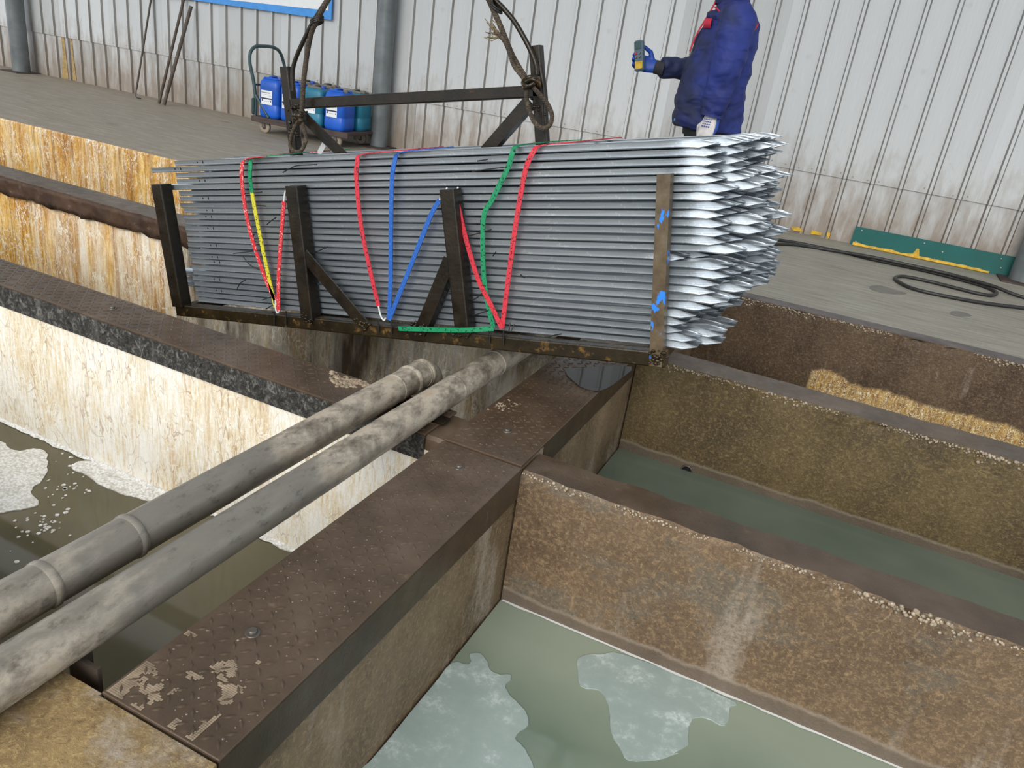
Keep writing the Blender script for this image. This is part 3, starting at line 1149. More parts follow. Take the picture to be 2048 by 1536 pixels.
# rust runs down one lower panel on the left
RUN = plain('rust_run', (.40, .27, .11), .6, 0, .3, 25)
for pts, lb in (([(122, 70), (128, 71), (132, 110), (137, 158), (124, 155), (126, 112)], 'left of two yellow-brown rust runs down the wall foot'), ([(139, 73), (143, 73), (147, 115), (153, 161), (146, 160), (143, 112)], 'right of two yellow-brown rust runs down the wall foot')):
    P = [onw(x, y, .006) for x, y in pts]
    b = MB()
    b.prism([(p.x, p.z) for p in P], 0, .0015, Matrix.Translation((0, P[0].y, 0)) @ Matrix.Rotation(math.pi / 2, 4, 'X'))
    tag(b.build('rust_run', RUN), lb, 'stain', kind='stuff')


def column(P, r, label, plate=True):
    root = empty('steel_column', (P[0], P[1], 0))
    MB().lathe([(r, .012), (r, 7.0)], 28).build('shaft', COLM, root)
    if plate:
        MB().box((0, -.02, .006), (r * 3.3, r * 3.3, .012), bev=.002).build('base_plate', CARTD, root)
    return tag(root, label, 'column', 'round columns along the wall')


def colpos(px, py, r):
    P = onz(px, py, 0)
    return P


column((-10.50, 7.22), .105, 'grey round steel column at the far left of the wall')
column((-4.80, 7.16), .09, 'grey round steel column behind the loaded trolley')
column((1.30, 7.10), .105, 'grey round steel column at the right end of the green strip')

# banner
bl = onw(330, -14, .03)
P_br = onw(663, 40, .06)
P_a = onw(385, 0, .03)
root = empty('wall_banner', (P_br.x, P_br.y, P_br.z))
root.rotation_euler = (0, 0, math.atan(WB))
zb = 0.0
MB().box((-1.35, 0, .45), (2.7, .012, .9)).build('backing', BLUEB, root)
pts = [(-2.7, .06), (-1.8, .045), (-1.1, .062), (-.5, .075), (-.04, .085), (-.04, .86), (-2.7, .86)]
b = MB()
b.prism([(x, z) for x, z in pts], 0, .002, Matrix.Rotation(math.pi / 2, 4, 'X') @ Matrix.Translation((0, 0, .0065)))
b.build('white_field', WHITE, root)
tag(root, 'white banner with bright blue border high on the wall', 'banner')

# ------------------------------------------------------------------ green strip, paint, hoses
g0, g1 = onw(1700, 487), onw(2013, 540)
root = empty('skirting_sheet', (.0, WA - .035, 0), (0, 0, math.atan(WB)))
b = MB()
b.prism([(0, .0), (1.205, .0), (1.215, .165), (.005, .155)], 0, .006, Matrix.Rotation(math.pi / 2, 4, 'X'))
b.build('sheet_face', GREENP, root)
for x, z in ((.06, .13), (.04, .03), (.55, .13), (.70, .09), (.66, .02), (1.12, .13), (1.14, .06)):
    MB().lathe([(.008, 0), (.008, .003), (.003, .005)], 8, Matrix.Translation((x, -.006, z)) @ Matrix.Rotation(math.pi / 2, 4, 'X')).build('screw', SCREW, root)
b = MB()
v = []
N = 60
for i in range(N + 1):
    x = .02 + i * 1.05 / N
    w_ = .010 + .014 * noise.noise(Vector((x * 11, 0, 3)))
    v += [(x, -.0068, .012 + max(.002, w_) + (.05 if 27 < i < 30 else 0)), (x, -.014, .004), (x, -.03 - max(0, w_), .003)]
b.add(v, [(3 * i + k, 3 * i + k + 1, 3 * i + k + 4, 3 * i + k + 3) for i in range(N) for k in range(2)])
b.build('yellow_paint_line', YPAINT, root)
tag(root, 'dark green metal strip screwed along the foot of the wall', 'skirting')
b = MB()
for px, py, w_, h in ((1594, 458, .07, .03), (1632, 466, .08, .025), (1657, 470, .02, .04)):
    P = onw(px, py, .026)
    n = 9
    b.prism([(P.x + w_ * math.cos(a) * random.uniform(.5, 1), max(.002, P.z + h * math.sin(a) * random.uniform(.5, 1))) for a in [2 * math.pi * q / n for q in range(n)]], -P.y, -P.y + .002, Matrix.Rotation(math.pi / 2, 4, 'X'))
tag(b.build('yellow_paint_smear', YPAINT), 'yellow paint smears on the wall foot left of the green strip', 'paint', kind='stuff')


def c3(pts):
    return [(1500 + x / 3.737, 300 + y / 3.737) for x, y in pts]


h1 = c3([(-700, 520), (-250, 615), (60, 655), (330, 690), (700, 765), (900, 815), (1250, 890), (1500, 950), (1700, 1005), (1800, 1040), (1842, 1070), (1800, 1087), (1700, 1072), (1550, 1035), (1350, 985), (1150, 945), (1085, 962), (1180, 1022), (1350, 1070), (1700, 1137), (2048, 1182), (2500, 1240)])
h2 = c3([(-500, 745), (-100, 735), (40, 722), (200, 706), (350, 712), (560, 745), (900, 822), (1250, 898), (1500, 955), (1790, 1036), (2048, 1104), (2500, 1200)])
for pts, lb, dz in ((h1, 'black rubber hose curling back in a flat loop on the floor', 0), (h2, 'black rubber hose running straight past the flat loop', .022)):
    P = [onz(x, y, .012) for x, y in pts]
    P = [Vector((p.x, p.y + (.012 if dz else 0), .0125 + (dz if 5 < i < 10 else 0))) for i, p in enumerate(P)]
    tag(MB().tube(smooth_path(P, 8), .0125, 10).build('rubber_hose', HOSE), lb, 'hose')

# ------------------------------------------------------------------ leaning rods
for nm, base, top, r, lb in (
        ('leaning_rod', (274, 197), (304, -15), .011, 'thin brown rod with hooked foot leaning on the wall'),
        ('leaning_pipe', (318, 209), (370, -12), .016, 'brown pipe leaning on the wall, ending above the picture'),
        ('leaning_pipe', (328, 212), (389, 14), .020, 'shorter rusty pipe leaning across its neighbour at the wall')):
    A = onz(base[0], base[1], .0)
    B = onw(top[0], top[1], .05)
    A.z = r * .4
    root = empty(nm, A)
    if nm == 'leaning_rod':
        A2 = Vector((0, 0, .12))
        MB().tube([Vector((.0, 0, .10)), (B - A) * 1.0], r, 10).build('shaft', RODM, root)
        MB().tube(smooth_path([Vector((.0, 0, .11)), Vector((-.012, 0, .05)), Vector((0, -.01, .012)), Vector((.06, -.02, .008)), Vector((.09, -.02, .008))], 5), .006, 8).build('hook_wire', WIRE, root)
    else:
        D = (B - A)
        off = Vector((0, -.05 if r > .018 else 0, 0))
        MB().tube([Vector((0, 0, .005)), D + off], r, 12).build('shaft', RODM, root)
        MB().tube([(D + off) * .985, (D + off) * 1.001], r * 1.08, 12).build('end_ring', RODM, root)
    tag(root, lb, 'rod')

# ------------------------------------------------------------------ trolley and jerrycans
ca = math.atan2(.104, 1.122)
ct = empty('platform_trolley', (-5.909, 6.469, 0), (0, 0, ca))
CL, CW, CZ = 1.14, .60, .155
MB().box((CL / 2, CW / 2, CZ - .012), (CL, CW, .03), bev=.004).build('deck', CARTD, ct)
b = MB()
for y in (.015, CW - .015):
    b.box((CL / 2, y, CZ - .035), (CL, .03, .035), bev=.003)
b.build('side_rail', CARTD, ct)
hp = [(.03, .03, CZ), (.03, .035, .30), (.01, .03, .48), (-.03, .02, .66), (-.035, .04, .76), (-.02, .10, .815), (-.01, .20, .825), (-.01, .36, .825), (-.01, .48, .79), (-.01, .55, .70), (.0, .575, .60), (.01, .575, .45), (.03, .57, .30), (.03, .57, CZ)]
MB().tube(smooth_path([Vector(p) for p in hp], 6), .017, 12).build('push_handle', CARTG, ct)
MB().tube([(.03, .035, .36), (.20, .02, CZ + .005)], .016, 10).tube([(.02, .04, .46), (.02, .57, .46)], .01, 8).build('handle_brace', CARTG, ct)
MB().box((.015, .02, .25), (.03, .05, .16), bev=.012).build('handle_socket', CARTG, ct)
for wx, wy in ((.13, .06), (.13, CW - .06), (.98, .06), (.98, CW - .06)):
    tr = Matrix.Translation((wx, wy, .062)) @ Matrix.Rotation(math.pi / 2, 4, 'X')
    w = MB().lathe([(.040, -.017), (.058, -.017), (.062, -.010), (.062, .010), (.058, .017), (.040, .017)], 24, tr).build('wheel', TYRE, ct)
    MB().lathe([(.012, -.022), (.038, -.012), (.038, .012), (.012, .022)], 16, tr).build('hub', CARTD, w)
    MB().box((wx - .008, wy - .022, .10), (.035, .004, .09)).box((wx - .008, wy + .022, .10), (.035, .004, .09)).box((wx, wy, .138), (.06, .055, .006)).build('caster_fork', BOLTM, w)
tag(ct, 'low platform trolley with teal looped push handle carrying jerrycans', 'trolley')


def jerrycan(m, lid, label, u, v, rz, h=.40, wx=.225, wy=.235, lab=True, group='jerrycans on the trolley', dusty=False):
    cr, sr = math.cos(ca), math.sin(ca)
    root = empty('jerrycan', (-5.909 + u * cr - v * sr, 6.469 + u * sr + v * cr, CZ + .004), (0, 0, ca + rz))
    # body lofted from rounded rectangles
    lv = [(.0, .86), (.012, .95), (.035, 1), (h * .33, 1), (h * .345, .975), (h * .36, .975), (h * .375, 1), (h * .80, 1), (h * .90, .975), (h * .965, .90), (h, .80)]
    b = MB()
    vs, fs = [], []
    base = rrect(wx, wy, .045, 4)
    n = len(base)
    for z, k in lv:
        for x, y in base:
            vs.append((x * k, y * k, z))
    for i in range(len(lv) - 1):
        for q in range(n):
            r_ = (q + 1) % n
            fs.append((i * n + q, i * n + r_, (i + 1) * n + r_, (i + 1) * n + q))
    b.add(vs, fs, True)
    b.add(vs[:n], [tuple(range(n - 1, -1, -1))])
    b.add(vs[-n:], [tuple(range(n))])
    b.build('body', m, root)
    topm = CAN_D if dusty else m
    # grip bridge and raised shoulders around it
    for sg in (-1, 1):
        MB().box((0, sg * wy * .31, h + .006), (wx * .70, wy * .16, .028), bev=.011).build('shoulder', topm, root)
    MB().sweep(smooth_path([(-.02, -wy * .30, h), (-.02, -wy * .22, h + .022), (-.02, 0, h + .026), (-.02, wy * .22, h + .022), (-.02, wy * .30, h)], 4), rrect(.034, .018, .007, 2)).build('grip', topm, root)
    MB().lathe([(.027, 0), (.027, .028), (.023, .034)], 16, Matrix.Translation((wx * .24, 0, h - .004))).build('cap', lid, root)
    if lab:
        L = MB().box((-.018, -wy / 2 - .001, h * .53), (.125, .0016, .135)).build('paper_label', WHITE, root)
        b = MB()
        b.box((-.018, -wy / 2 - .0022, h * .505), (.122, .0006, .013))
        for k in range(9):
            b.box((-.070 + k * .011, -wy / 2 - .0022, h * .655), (.007, .0006, .009))
        for k in range(7):
            b.box((-.060 + k * .014 + random.uniform(-.003, .003), -wy / 2 - .0022, h * .595 + random.uniform(-.006, .006)), (random.uniform(.004, .012), .0006, .003))
        b.box((-.066, -wy / 2 - .0022, h * .455), (.012, .0006, .022))
        b.box((.030, -wy / 2 - .0022, h * .44), (.014, .0006, .010))
        for k in range(5):
            b.box((-.040 + k * .012, -wy / 2 - .0022, h * .435), (.008, .0006, .003))
        b.build('print', INK, L)
    return tag(root, label, 'jerrycan', group)


jerrycan(CAN_B, CAPB, 'blue jerrycan with white label nearest the trolley handle', .19, .135, .03, .37, .235)
jerrycan(CAN_B, CAPB, 'blue jerrycan with white label, second from the trolley handle', .44, .135, .02, .36, .235)
jerrycan(CAN_T, CAPB, 'teal jerrycan with white label in the front row of the trolley', .70, .14, .0, .36, .235, dusty=True)
jerrycan(CAN_B, CAN_D, 'blue jerrycan with scuffed foot at the right end of the trolley front', .96, .13, -.03, .36, .24)
jerrycan(CAN_D, CAPB, 'dusty jerrycan in the back row behind the second blue one', .40, .40, .0, .37, .235, lab=False)
jerrycan(CAN_D, CAN_D, 'dusty brown-topped jerrycan in the back row behind the teal one', .66, .40, .0, .37, .235, lab=False)
jerrycan(CAN_T, CAN_D, 'dull teal jerrycan with dusty top at the rear right trolley corner', 1.0, .40, .0, .36, .235, lab=False, dusty=True)

# ------------------------------------------------------------------ the rack
AL = math.radians(10.2)
O = ony(357, 631, 2.25)
UX = Vector((math.cos(AL), 0, math.sin(AL)))
WZ = Vector((-math.sin(AL), 0, math.cos(AL)))
VY = Vector((0, 1, 0))


def rl(u, v, w):
    return O + UX * u + VY * v + WZ * w


rack = empty('hoisted_rack', O, (0, -AL, 0))
DEP = .66


def rtube(name, a, b_, s=.045, m=OIL, hollow=False, up=(0, 1, 0), t=.0035):
    a, b_ = Vector(a), Vector(b_)
    b = MB()
    if hollow:
        out = rrect(s, s, .005, 2)
        inn = rrect(s - 2 * t, s - 2 * t, .004, 2)
        b.sweep([a, b_], out, Vector(up), caps=False, smooth=False)
        o0 = len(b.v)
        b.sweep([b_, a + (b_ - a) * .3], inn, Vector(up), caps=True, smooth=False)
        n = len(out)
        d = (b_ - a).normalized()
        # rim
        u = Vector(up)
        u = (u - d * u.dot(d)).normalized()
        sd_ = d.cross(u)
        ro = [b_ + sd_ * p + u * q for p, q in out]
        ri = [b_ + sd_ * p + u * q for p, q in inn]
        b.add(ro + ri, [(i, (i + 1) % n, n + (i + 1) % n, n + i) for i in range(n)])
    else:
        b.sweep([a, b_], rrect(s, s, .005, 2), Vector(up), smooth=False)
    return b.build(name, m, rack)


def angle(name, a, b_, s=.042, t=.005, m=OIL, up=(0, 1, 0), mir=1):
    prof = [(-s / 2 * mir, -s / 2), (s / 2 * mir, -s / 2), (s / 2 * mir, -s / 2 + t), ((-s / 2 + t) * mir, -s / 2 + t), ((-s / 2 + t) * mir, s / 2), (-s / 2 * mir, s / 2)]
    if mir < 0:
        prof = prof[::-1]
    return MB().sweep([Vector(a), Vector(b_)], prof, Vector(up), smooth=False).build(name, m, rack)


rtube('bottom_rail', (-.01, .025, .022), (2.068, .025, .022), .05, OILR)
rtube('bottom_rail', (0, DEP, .025), (2.06, DEP, .025), .05, OILR)
for u in (.02, .70, 1.36, 2.03):
    rtube('cross_member', (u, .04, .020), (u, DEP, .020), .045, OILR, up=(0, 0, 1))
rtube('post', (.012, .016, .04), (.010, .016, .535), .056, OIL, True)
rtube('post', (.690, .016, .04), (.688, .016, .535), .056, OIL, True)
rtube('post', (1.362, .016, .04), (1.330, .016, .530), .056, OIL, True)
o = angle('flaked_post', (2.040, .018, .0), (2.044, .018, .58), .040, .006, m_paintflake(), up=(0, 1, 0))
o['label'] = 'brown angle-iron post with flaking blue paint'
angle('brace', (.705, .016, .29), (.960, .016, .03), .046, .006, OIL, up=(0, 1, 0))
angle('brace', (1.325, .016, .30), (1.185, .016, .03), .046, .006, OIL, up=(0, 1, 0), mir=-1)
for u, h in ((.02, .53), (.69, .53), (1.36, .53), (2.04, .56)):
    rtube('post', (u, DEP + .002, .04), (u, DEP + .002, h), .045, OIL, True)
# lifting frame through the middle of the load
LV = .307
rtube('lifting_post', (.462, LV, .02), (.462, LV, .958), .040, OIL)
rtube('lifting_post', (1.575, LV, .02), (1.520, LV, .970), .040, OIL)
rtube('lifting_crossbar', (.475, LV, .822), (1.53, LV, .828), .040, OIL)
angle('lifting_brace', (.515, LV, .79), (.83, LV, .52), .040, .006, OIL, up=(0, 1, 0))
angle('lifting_brace', (1.50, LV, .80), (1.20, LV, .52), .042, .006, OIL, up=(0, 1, 0), mir=-1)
# weld lumps
for u, v_, w in ((2.045, .0, .03), (.69, .0, .05), (1.36, .0, .05), (.945, .0, .045), (1.19, .0, .045), (.50, LV, .80), (1.52, LV, .78), (.48, LV, .72)):
    b = MB()
    for k in range(22):
        r = random.uniform(.003, .009)
        b.lathe([(r * .2, -r * .6), (r * .9, -r * .3), (r, 0), (r * .8, r * .4), (r * .2, r * .6)], 6, Matrix.Translation((u + random.gauss(0, .016), v_ - .009 + random.uniform(-.001, .004) - (.012 if v_ > .1 else 0), w + random.gauss(0, .011))) @ Matrix.Rotation(random.uniform(-1, 1), 4, 'X'))
    b.build('weld_lump', OILR, rack)
# wire eyes standing on the rail
for px, y0_, y1_ in ((549, 622, 650), (572, 622, 650), (757, 640, 664), (783, 640, 668), (979, 657, 686), (1007, 660, 690)):
    A, B = ony(px, y0_, 2.243), ony(px, y1_, 2.243)
    Ai = rack.matrix_world
    inv = Matrix.Rotation(AL, 4, 'Y') @ Matrix.Translation(-O)
    MB().tube([inv @ A, inv @ (A * .5 + B * .5), inv @ B], .0028, 6).build('rail_peg', WIRE, rack)
tag(rack, 'dark oily steel rack with posts and braces, hoisted at a tilt over the tanks', 'rack')

# ------------------------------------------------------------------ pales
PL = 2.15


def pale_mesh(holes=True, var=0):
    h = .0198
    t = .0022
    P = [(-.0352, h), (-.0336, h - .0034), (-.0325, .003), (-.0295, 0), (-.012, .001), (0, .011), (.012, .001), (.0295, 0), (.0325, .003), (.0336, h - .0034), (.0352, h)]
    # thickness inward
    out = []
    n = len(P)
    for i, (y, z) in enumerate(P):
        a = Vector(P[max(i - 1, 0)])
        c = Vector(P[min(i + 1, n - 1)])
        d = (c - a).normalized()
        out.append((y - d.y * t, z + d.x * t) if 0 < i < n - 1 else (y + (t if i == 0 else -t), z))
    loop = P + out[::-1]
    # the outer wing carries a rolled lip at its upper edge
    mid = .0105
    st = [(0, 1, 1), (1.2, 1, 1), (PL - .150, 1, 1), (PL - .118, 1.0, 1.0), (PL - .092, 1.16, 1.02), (PL - .066, 1.36, 1.04), (PL - .048, 1.30, 1.05), (PL - .016, .52, 1.05), (PL - .004, .24, 1.05), (PL, .10, 1.04)]
    m = len(loop)
    v = []
    for x, k, sp in st:
        for y, z in loop:
            zz = mid + (z - mid) * k - (.0022 if x > PL - .05 else 0)
            yy = y * sp
            # wings twist open near the head so the heads catch the light
            if x > PL - .1:
                yy -= (.0035 if y > 0 else -.0035) * (zz - mid) / mid
            v.append((x, yy, zz))
    f = []
    for i in range(len(st) - 1):
        for q in range(m):
            r = (q + 1) % m
            f.append((i * m + q, (i + 1) * m + q, (i + 1) * m + r, i * m + r))
    f.append(tuple(range(m)))
    f.append(tuple((len(st) - 1) * m + q for q in range(m - 1, -1, -1)))
    b = MB()
    b.add(v, f, True)
    return b


pm = pale_mesh().mesh('fence_pale')
pm.set_sharp_from_angle(angle=math.radians(33))
pm.materials.append(GALV)
hm = MB().box((.155, -.0336, .012), (.004, .0012, .009)).box((.125, -.0336, .012), (.005, .0012, .005)).mesh('fixing_hole')
hm.materials.append(HOLE)
NR = 25
tips = [2.15, 2.15, 2.12, 2.10, 2.14, 2.21, 2.23, 2.22, 2.20, 2.24, 2.24, 2.11, 2.26, 2.23, 2.25, 2.24, 2.20, 2.22, 2.21, 2.23, 2.22, 2.17, 2.19, 2.20, 2.185]
NC = 7
for j in range(NC):
    for i in range(NR):
        rn = random.Random(i * 131 + j * 17 + 5)
        if j == 0:
            tip = tips[i] + rn.uniform(-.022, .022)
        else:
            lo = .0 if i > 5 else -.03
            tip = tips[i] + rn.uniform(lo, .07) + (.05 * j / NC if i > 5 else 0)
        u0 = tip - PL
        if j == 0:
            u0 = -.06 + rn.uniform(-.02, .0) if i in (23, 20) else .055 + rn.uniform(0, .014)
        elif i < 6 and rn.random() < .6:
            u0 -= .07 + rn.uniform(0, .03)
        elif rn.random() < .10:
            u0 -= .09
        w0 = .050 + i * .02283
        fan = math.radians(1.44) * i / (NR - 1)
        g = rn.uniform(-.0012, .0012)
        v_ = (.0875 + j * .0735 if j < 3 else .385 + (j - 3) * .0735) + (rn.uniform(-.0015, .0015) if j else rn.uniform(-.001, .001))
        # a slot stays free in the middle for the lifting frame
        w_ = w0 + g + u0 * math.sin(fan)
        o = bpy.data.objects.new('fence_pale', pm)
        COL.objects.link(o)
        o.location = rl(u0, v_, w_)
        o.scale = ((tip - u0) / PL, 1, 1)
        o.rotation_euler = (rn.uniform(-.02, .02) if j else rn.uniform(-.05, .02), -(AL + fan + rn.uniform(-.0006, .0006)), rn.uniform(-.0008, .0008))
        row = ORD[NR - 1 - i]
        rowt = ('in the top row' if i == NR - 1 else 'in the bottom row' if i == 0 else 'in the %s row from the top' % row)
        if j == 0:
            lb = 'galvanised fence pale on the front face, %s' % rowt
        else:
            lay = ['', 'second', 'third', 'fourth', 'fifth', 'sixth', 'rearmost'][j]
            lb = 'galvanised fence pale %s, %s layer from front' % (rowt, lay)
        tag(o, lb, 'fence pale', 'galvanised fence pales in the rack')
        if j == 0 and i in (2, 4, 7, 8, 10, 13, 15, 16, 18, 21, 23, 24):
            h = bpy.data.objects.new('fixing_hole', hm)
            COL.objects.link(h)
            h.parent = o
# ------------------------------------------------------------------ straps
YF = 2.285
STW, STT = .0165, .0035


def strap(name, segs, label, hooks=()):
    """segs: list of (material, [(px,py,kind)]) kind 't' top (on the load) or 'f' front"""
    root = None
    for m, pts in segs:
        P, U = [], []
        for q in pts:
            px, py, k = q[:3]
            if k == 'f':
                P.append(ony(px, py, YF - .012 + (q[3] if len(q) > 3 else 0)))
                U.append(Vector((0, -1, 0)))
            else:
                # on top of load: plane through top of the pales, tilted
                d = ray(px, py)
                fan = AL + math.radians(1.44)
                nrm = Vector((-math.sin(fan), 0, math.cos(fan)))
                c = rl(0, 0, .6255)
                t = (c - CAM).dot(nrm) / d.dot(nrm)
                Q = CAM + d * t
                if Q.y < 2.292:
                    Q = ony(px, py, 2.292)
                if Q.y > 2.92:
                    Q = ony(px, py, 2.92)
                P.append(Q)
                U.append(nrm)
        n = 6
        PP = smooth_path(P, n)
        UU = []
        for i in range(len(PP)):
            a = min(i // n, len(U) - 1)
            b_ = min(a + 1, len(U) - 1)
            t = (i % n) / n
            UU.append(U[a] * (1 - t) + U[b_] * t)
        prof = [(-STW / 2, -STT / 2), (STW / 2, -STT / 2), (STW / 2, STT / 2), (-STW / 2, STT / 2)]
        if root is None:
            root = empty(name, PP[-1])
        b = MB()
        b.sweep([p - root.location for p in PP], prof, UU, smooth=False)
        b.build('webbing', m, root)
    for (ax, ay, bx, by) in hooks:
        A, B = ony(ax, ay, YF - .014), ony(bx, by, YF - .014)
        d = B - A
        pts = [A, A + d * .55, A + d * .85 + Vector((.004, 0, 0)), B + Vector((.012, 0, .002)), B + Vector((.016, 0, .012))]
        MB().tube([p - root.location for p in smooth_path(pts, 4)], .0032, 8).build('strap_hook', WHITEP, root)
    return tag(root, label, 'strap', 'webbing straps over the pales')


strap('tie_strap', [(RED_F, [(660, 302, 't'), (590, 306, 't'), (535, 312, 't'), (492, 319, 't'), (484, 335, 'f'), (484, 365, 'f'), (491, 420, 'f'), (505, 480, 'f'), (530, 555, 'f'), (550, 600, 'f'), (557, 621, 'f')]),
                    (RED_F, [(557, 621, 'f', -.004), (557, 560, 'f', -.004), (562, 480, 'f', -.004), (568, 403, 'f', -.004)])], 'leftmost red strap with pale flecks, doubled back up to a post', [(568, 403, 571, 376)])
strap('tie_strap', [(GREEN_W, [(700, 298, 't'), (640, 302, 't'), (570, 309, 't'), (508, 317, 't'), (501, 335, 'f'), (500, 355, 'f'), (504, 385, 'f')]),
                    (YEL_W, [(504, 385, 'f'), (512, 430, 'f'), (526, 500, 'f'), (541, 570, 'f'), (551, 615, 'f')])], 'strap that changes from green to yellow down the left side', [(551, 600, 551, 626)])
strap('tie_strap', [(RED_W, [(885, 294, 't'), (800, 301, 't'), (724, 309, 't'), (715, 325, 'f'), (713, 360, 'f'), (722, 450, 'f'), (740, 540, 'f'), (757, 612, 'f')])], 'wide red strap left of the narrow blue one', [(757, 612, 763, 640)])
strap('tie_strap', [(BLUE_W, [(905, 294, 't'), (850, 299, 't'), (799, 306, 't'), (789, 325, 'f'), (784, 360, 'f'), (782, 450, 'f'), (781, 560, 'f'), (778, 640, 'f')]),
                    (BLUE_W, [(778, 640, 'f', -.004), (792, 605, 'f', -.004), (830, 510, 'f', -.004), (862, 430, 'f', -.004), (879, 400, 'f', -.004)])], 'blue strap folded in a V at the bottom rail', [(879, 402, 885, 381)])
strap('tie_strap', [(GREEN_W, [(1160, 280, 't'), (1095, 284, 't'), (1038, 291, 't'), (1026, 303, 'f'), (1016, 335, 'f'), (985, 398, 'f'), (967, 437, 'f'), (967, 540, 'f'), (976, 610, 'f'), (987, 655, 'f')]),
                    (GREEN_W, [(987, 657, 'f', -.045), (930, 660, 'f', -.060), (860, 659, 'f', -.05), (797, 657, 'f', -.045)])], 'green strap kinked on the load, its end pulled level along the rail', [(797, 657, 784, 658)])
strap('tie_strap', [(RED_W, [(1240, 275, 't'), (1150, 284, 't'), (1083, 291, 't'), (1066, 305, 'f'), (1050, 345, 'f'), (1033, 440, 'f'), (1019, 540, 'f'), (1010, 610, 'f'), (1004, 657, 'f')]),
                    (RED_W, [(1004, 657, 'f', -.004), (982, 610, 'f', -.004), (955, 555, 'f', -.004), (930, 470, 'f', -.004), (912, 395, 'f', -.004)])], 'rightmost red strap, folded back up toward a post top', [(912, 395, 907, 380)])

# tie wires poking out of the load
wires = [((566, 345), (580, 337), (596, 331), (634, 329)), ((482, 388), (524, 384)), ((534, 449), (543, 441), (552, 435)), ((594, 434), (618, 424)), ((467, 507), (519, 501)), ((486, 513), (500, 530), (518, 539)), ((611, 513), (655, 494)), ((474, 579), (480, 567), (491, 560)), ((524, 600), (543, 594)), ((500, 644), (524, 632), (548, 623)), ((532, 618), (546, 610)), ((510, 410), (532, 412)), ((955, 322), (975, 319)), ((944, 343), (980, 338), (1014, 334)), ((910, 477), (945, 470), (983, 459)), ((972, 430), (961, 442), (968, 452)), ((1016, 526), (1022, 534), (1031, 537)), ((1041, 549), (1049, 555)), ((926, 606), (950, 598), (969, 582)), ((936, 635), (977, 621)), ((1020, 645), (1018, 664)), ((1029, 648), (1022, 662)), ((1096, 674), (1110, 670), (1123, 668)), ((508, 468), (506, 478), (512, 484)), ((986, 512), (992, 504)), ((1038, 400), (1042, 398)), ((1385 - 115, 708), (1283, 700))]
REG = [(0, 560, 'left of the second post'), (560, 700, 'just right of the second post'), (700, 1012, 'between third post and rightmost red strap'), (1012, 2000, 'right of the rightmost red strap')]
NTH = ['topmost', 'second', 'third', 'fourth', 'fifth', 'sixth', 'seventh', 'eighth', 'ninth', 'tenth', 'eleventh', 'twelfth', 'thirteenth', 'fourteenth']
count = {}
for w in sorted(wires, key=lambda q: q[0][1]):
    reg = [r for r in REG if r[0] <= w[0][0] < r[1]][0][2]
    nth = NTH[count.get(reg, 0)]
    count[reg] = count.get(reg, 0) + 1
    wl = 'dark tie wire end, %s from top, %s' % (nth, reg) if nth != 'topmost' else 'topmost dark tie wire end %s' % reg
    P = [ony(x, y, YF - .004 - .010 * k / max(1, len(w) - 1)) for k, (x, y) in enumerate(w)]
    root = MB().tube([p - P[0] for p in (smooth_path(P, 4) if len(P) > 2 else P)], .0022, 6).build('tie_wire', WIRE)
    root.location = P[0]
    tag(root, wl, 'wire', 'tie wires on the load')

# paper tag on top of the load
A = ony(640, 306, 2.62)
root = empty('paper_tag', A)
MB().box((0.006, 0, .016), (.022, .0015, .050), Matrix.Rotation(math.radians(30), 3, 'Y')).build('tag_sheet', WHITE, root)
tag(root, 'small white paper tag standing on the load by the left lifting brace', 'tag')

# ------------------------------------------------------------------ slings
YS = O.y + LV


def py2(pts, y):
    return [ony(x, yy, y + (d[0] if d else 0)) for x, yy, *d in pts]


def rope(name, pts, r, parent, strands=5, pitch=.05):
    P = smooth_path(pts, 8)
    # resample by length
    L = [0]
    for i in range(1, len(P)):
        L.append(L[-1] + (P[i] - P[i - 1]).length)
    n = max(12, int(L[-1] / .006))
    Q = []
    k = 0
    for i in range(n + 1):
        s = L[-1] * i / n
        while k < len(L) - 2 and L[k + 1] < s:
            k += 1
        t = (s - L[k]) / max(1e-9, L[k + 1] - L[k])
        Q.append(P[k].lerp(P[k + 1], min(1, max(0, t))))
    b = MB()
    tw = 2 * math.pi * (L[-1] / n) / pitch
    prof = []
    m = strands * 4
    for q in range(m):
        a = 2 * math.pi * q / m
        rr = r * (1.0 if q % 4 in (1, 2, 3) else .78)
        prof.append((rr * math.cos(a), rr * math.sin(a)))
    b.sweep(Q, prof, None, False, True, False, None, tw)
    return b.build(name, ROPE, parent)


HOOK = ony(830, -330, YS)
ls = empty('lifting_sling', ony(590, 300, YS - .035))
IT = Matrix.Translation(-ls.location)


def under(o, r):
    o.data.transform(Matrix.Translation(-r.location))
    return o


# left bent bar from the post up to the hook
YL = YS - .03
pts = py2([(586, 182), (585, 152), (587, 132), (595, 108), (611, 73), (625, 46), (645, 14), (664, -16), (704, -92)], YL) + [HOOK + Vector((-.02, 0, .0))]
under(MB().tube(smooth_path(pts, 6), .0085, 10).build('bent_bar', OIL, ls), ls)
under(rope('wire_rope', py2([(603, 232), (605, 205), (606, 175), (610, 138), (615, 103), (622, 69), (632, 44), (650, 10), (664, -14), (704, -92)], YL - .022) + [HOOK], .0100, ls), ls)
lp = py2([(600, 228), (594, 245), (584, 268), (580, 290), (588, 302), (600, 303), (608, 292), (612, 275), (606, 252), (601, 236)], YL - .03)
under(rope('rope_loop', lp, .0082, ls), ls)
b = MB()
for k in range(3):
    c = ony(634, 38 + k * 4, YL - .010)
    b.tube([c + Vector((.022 * math.cos(a), .022 * math.sin(a), .012 * math.cos(a))) for a in [2 * math.pi * q / 14 for q in range(14)]], .004, 6, closed=True)
under(b.build('wire_binding', WIRE, ls), ls)
b = MB()
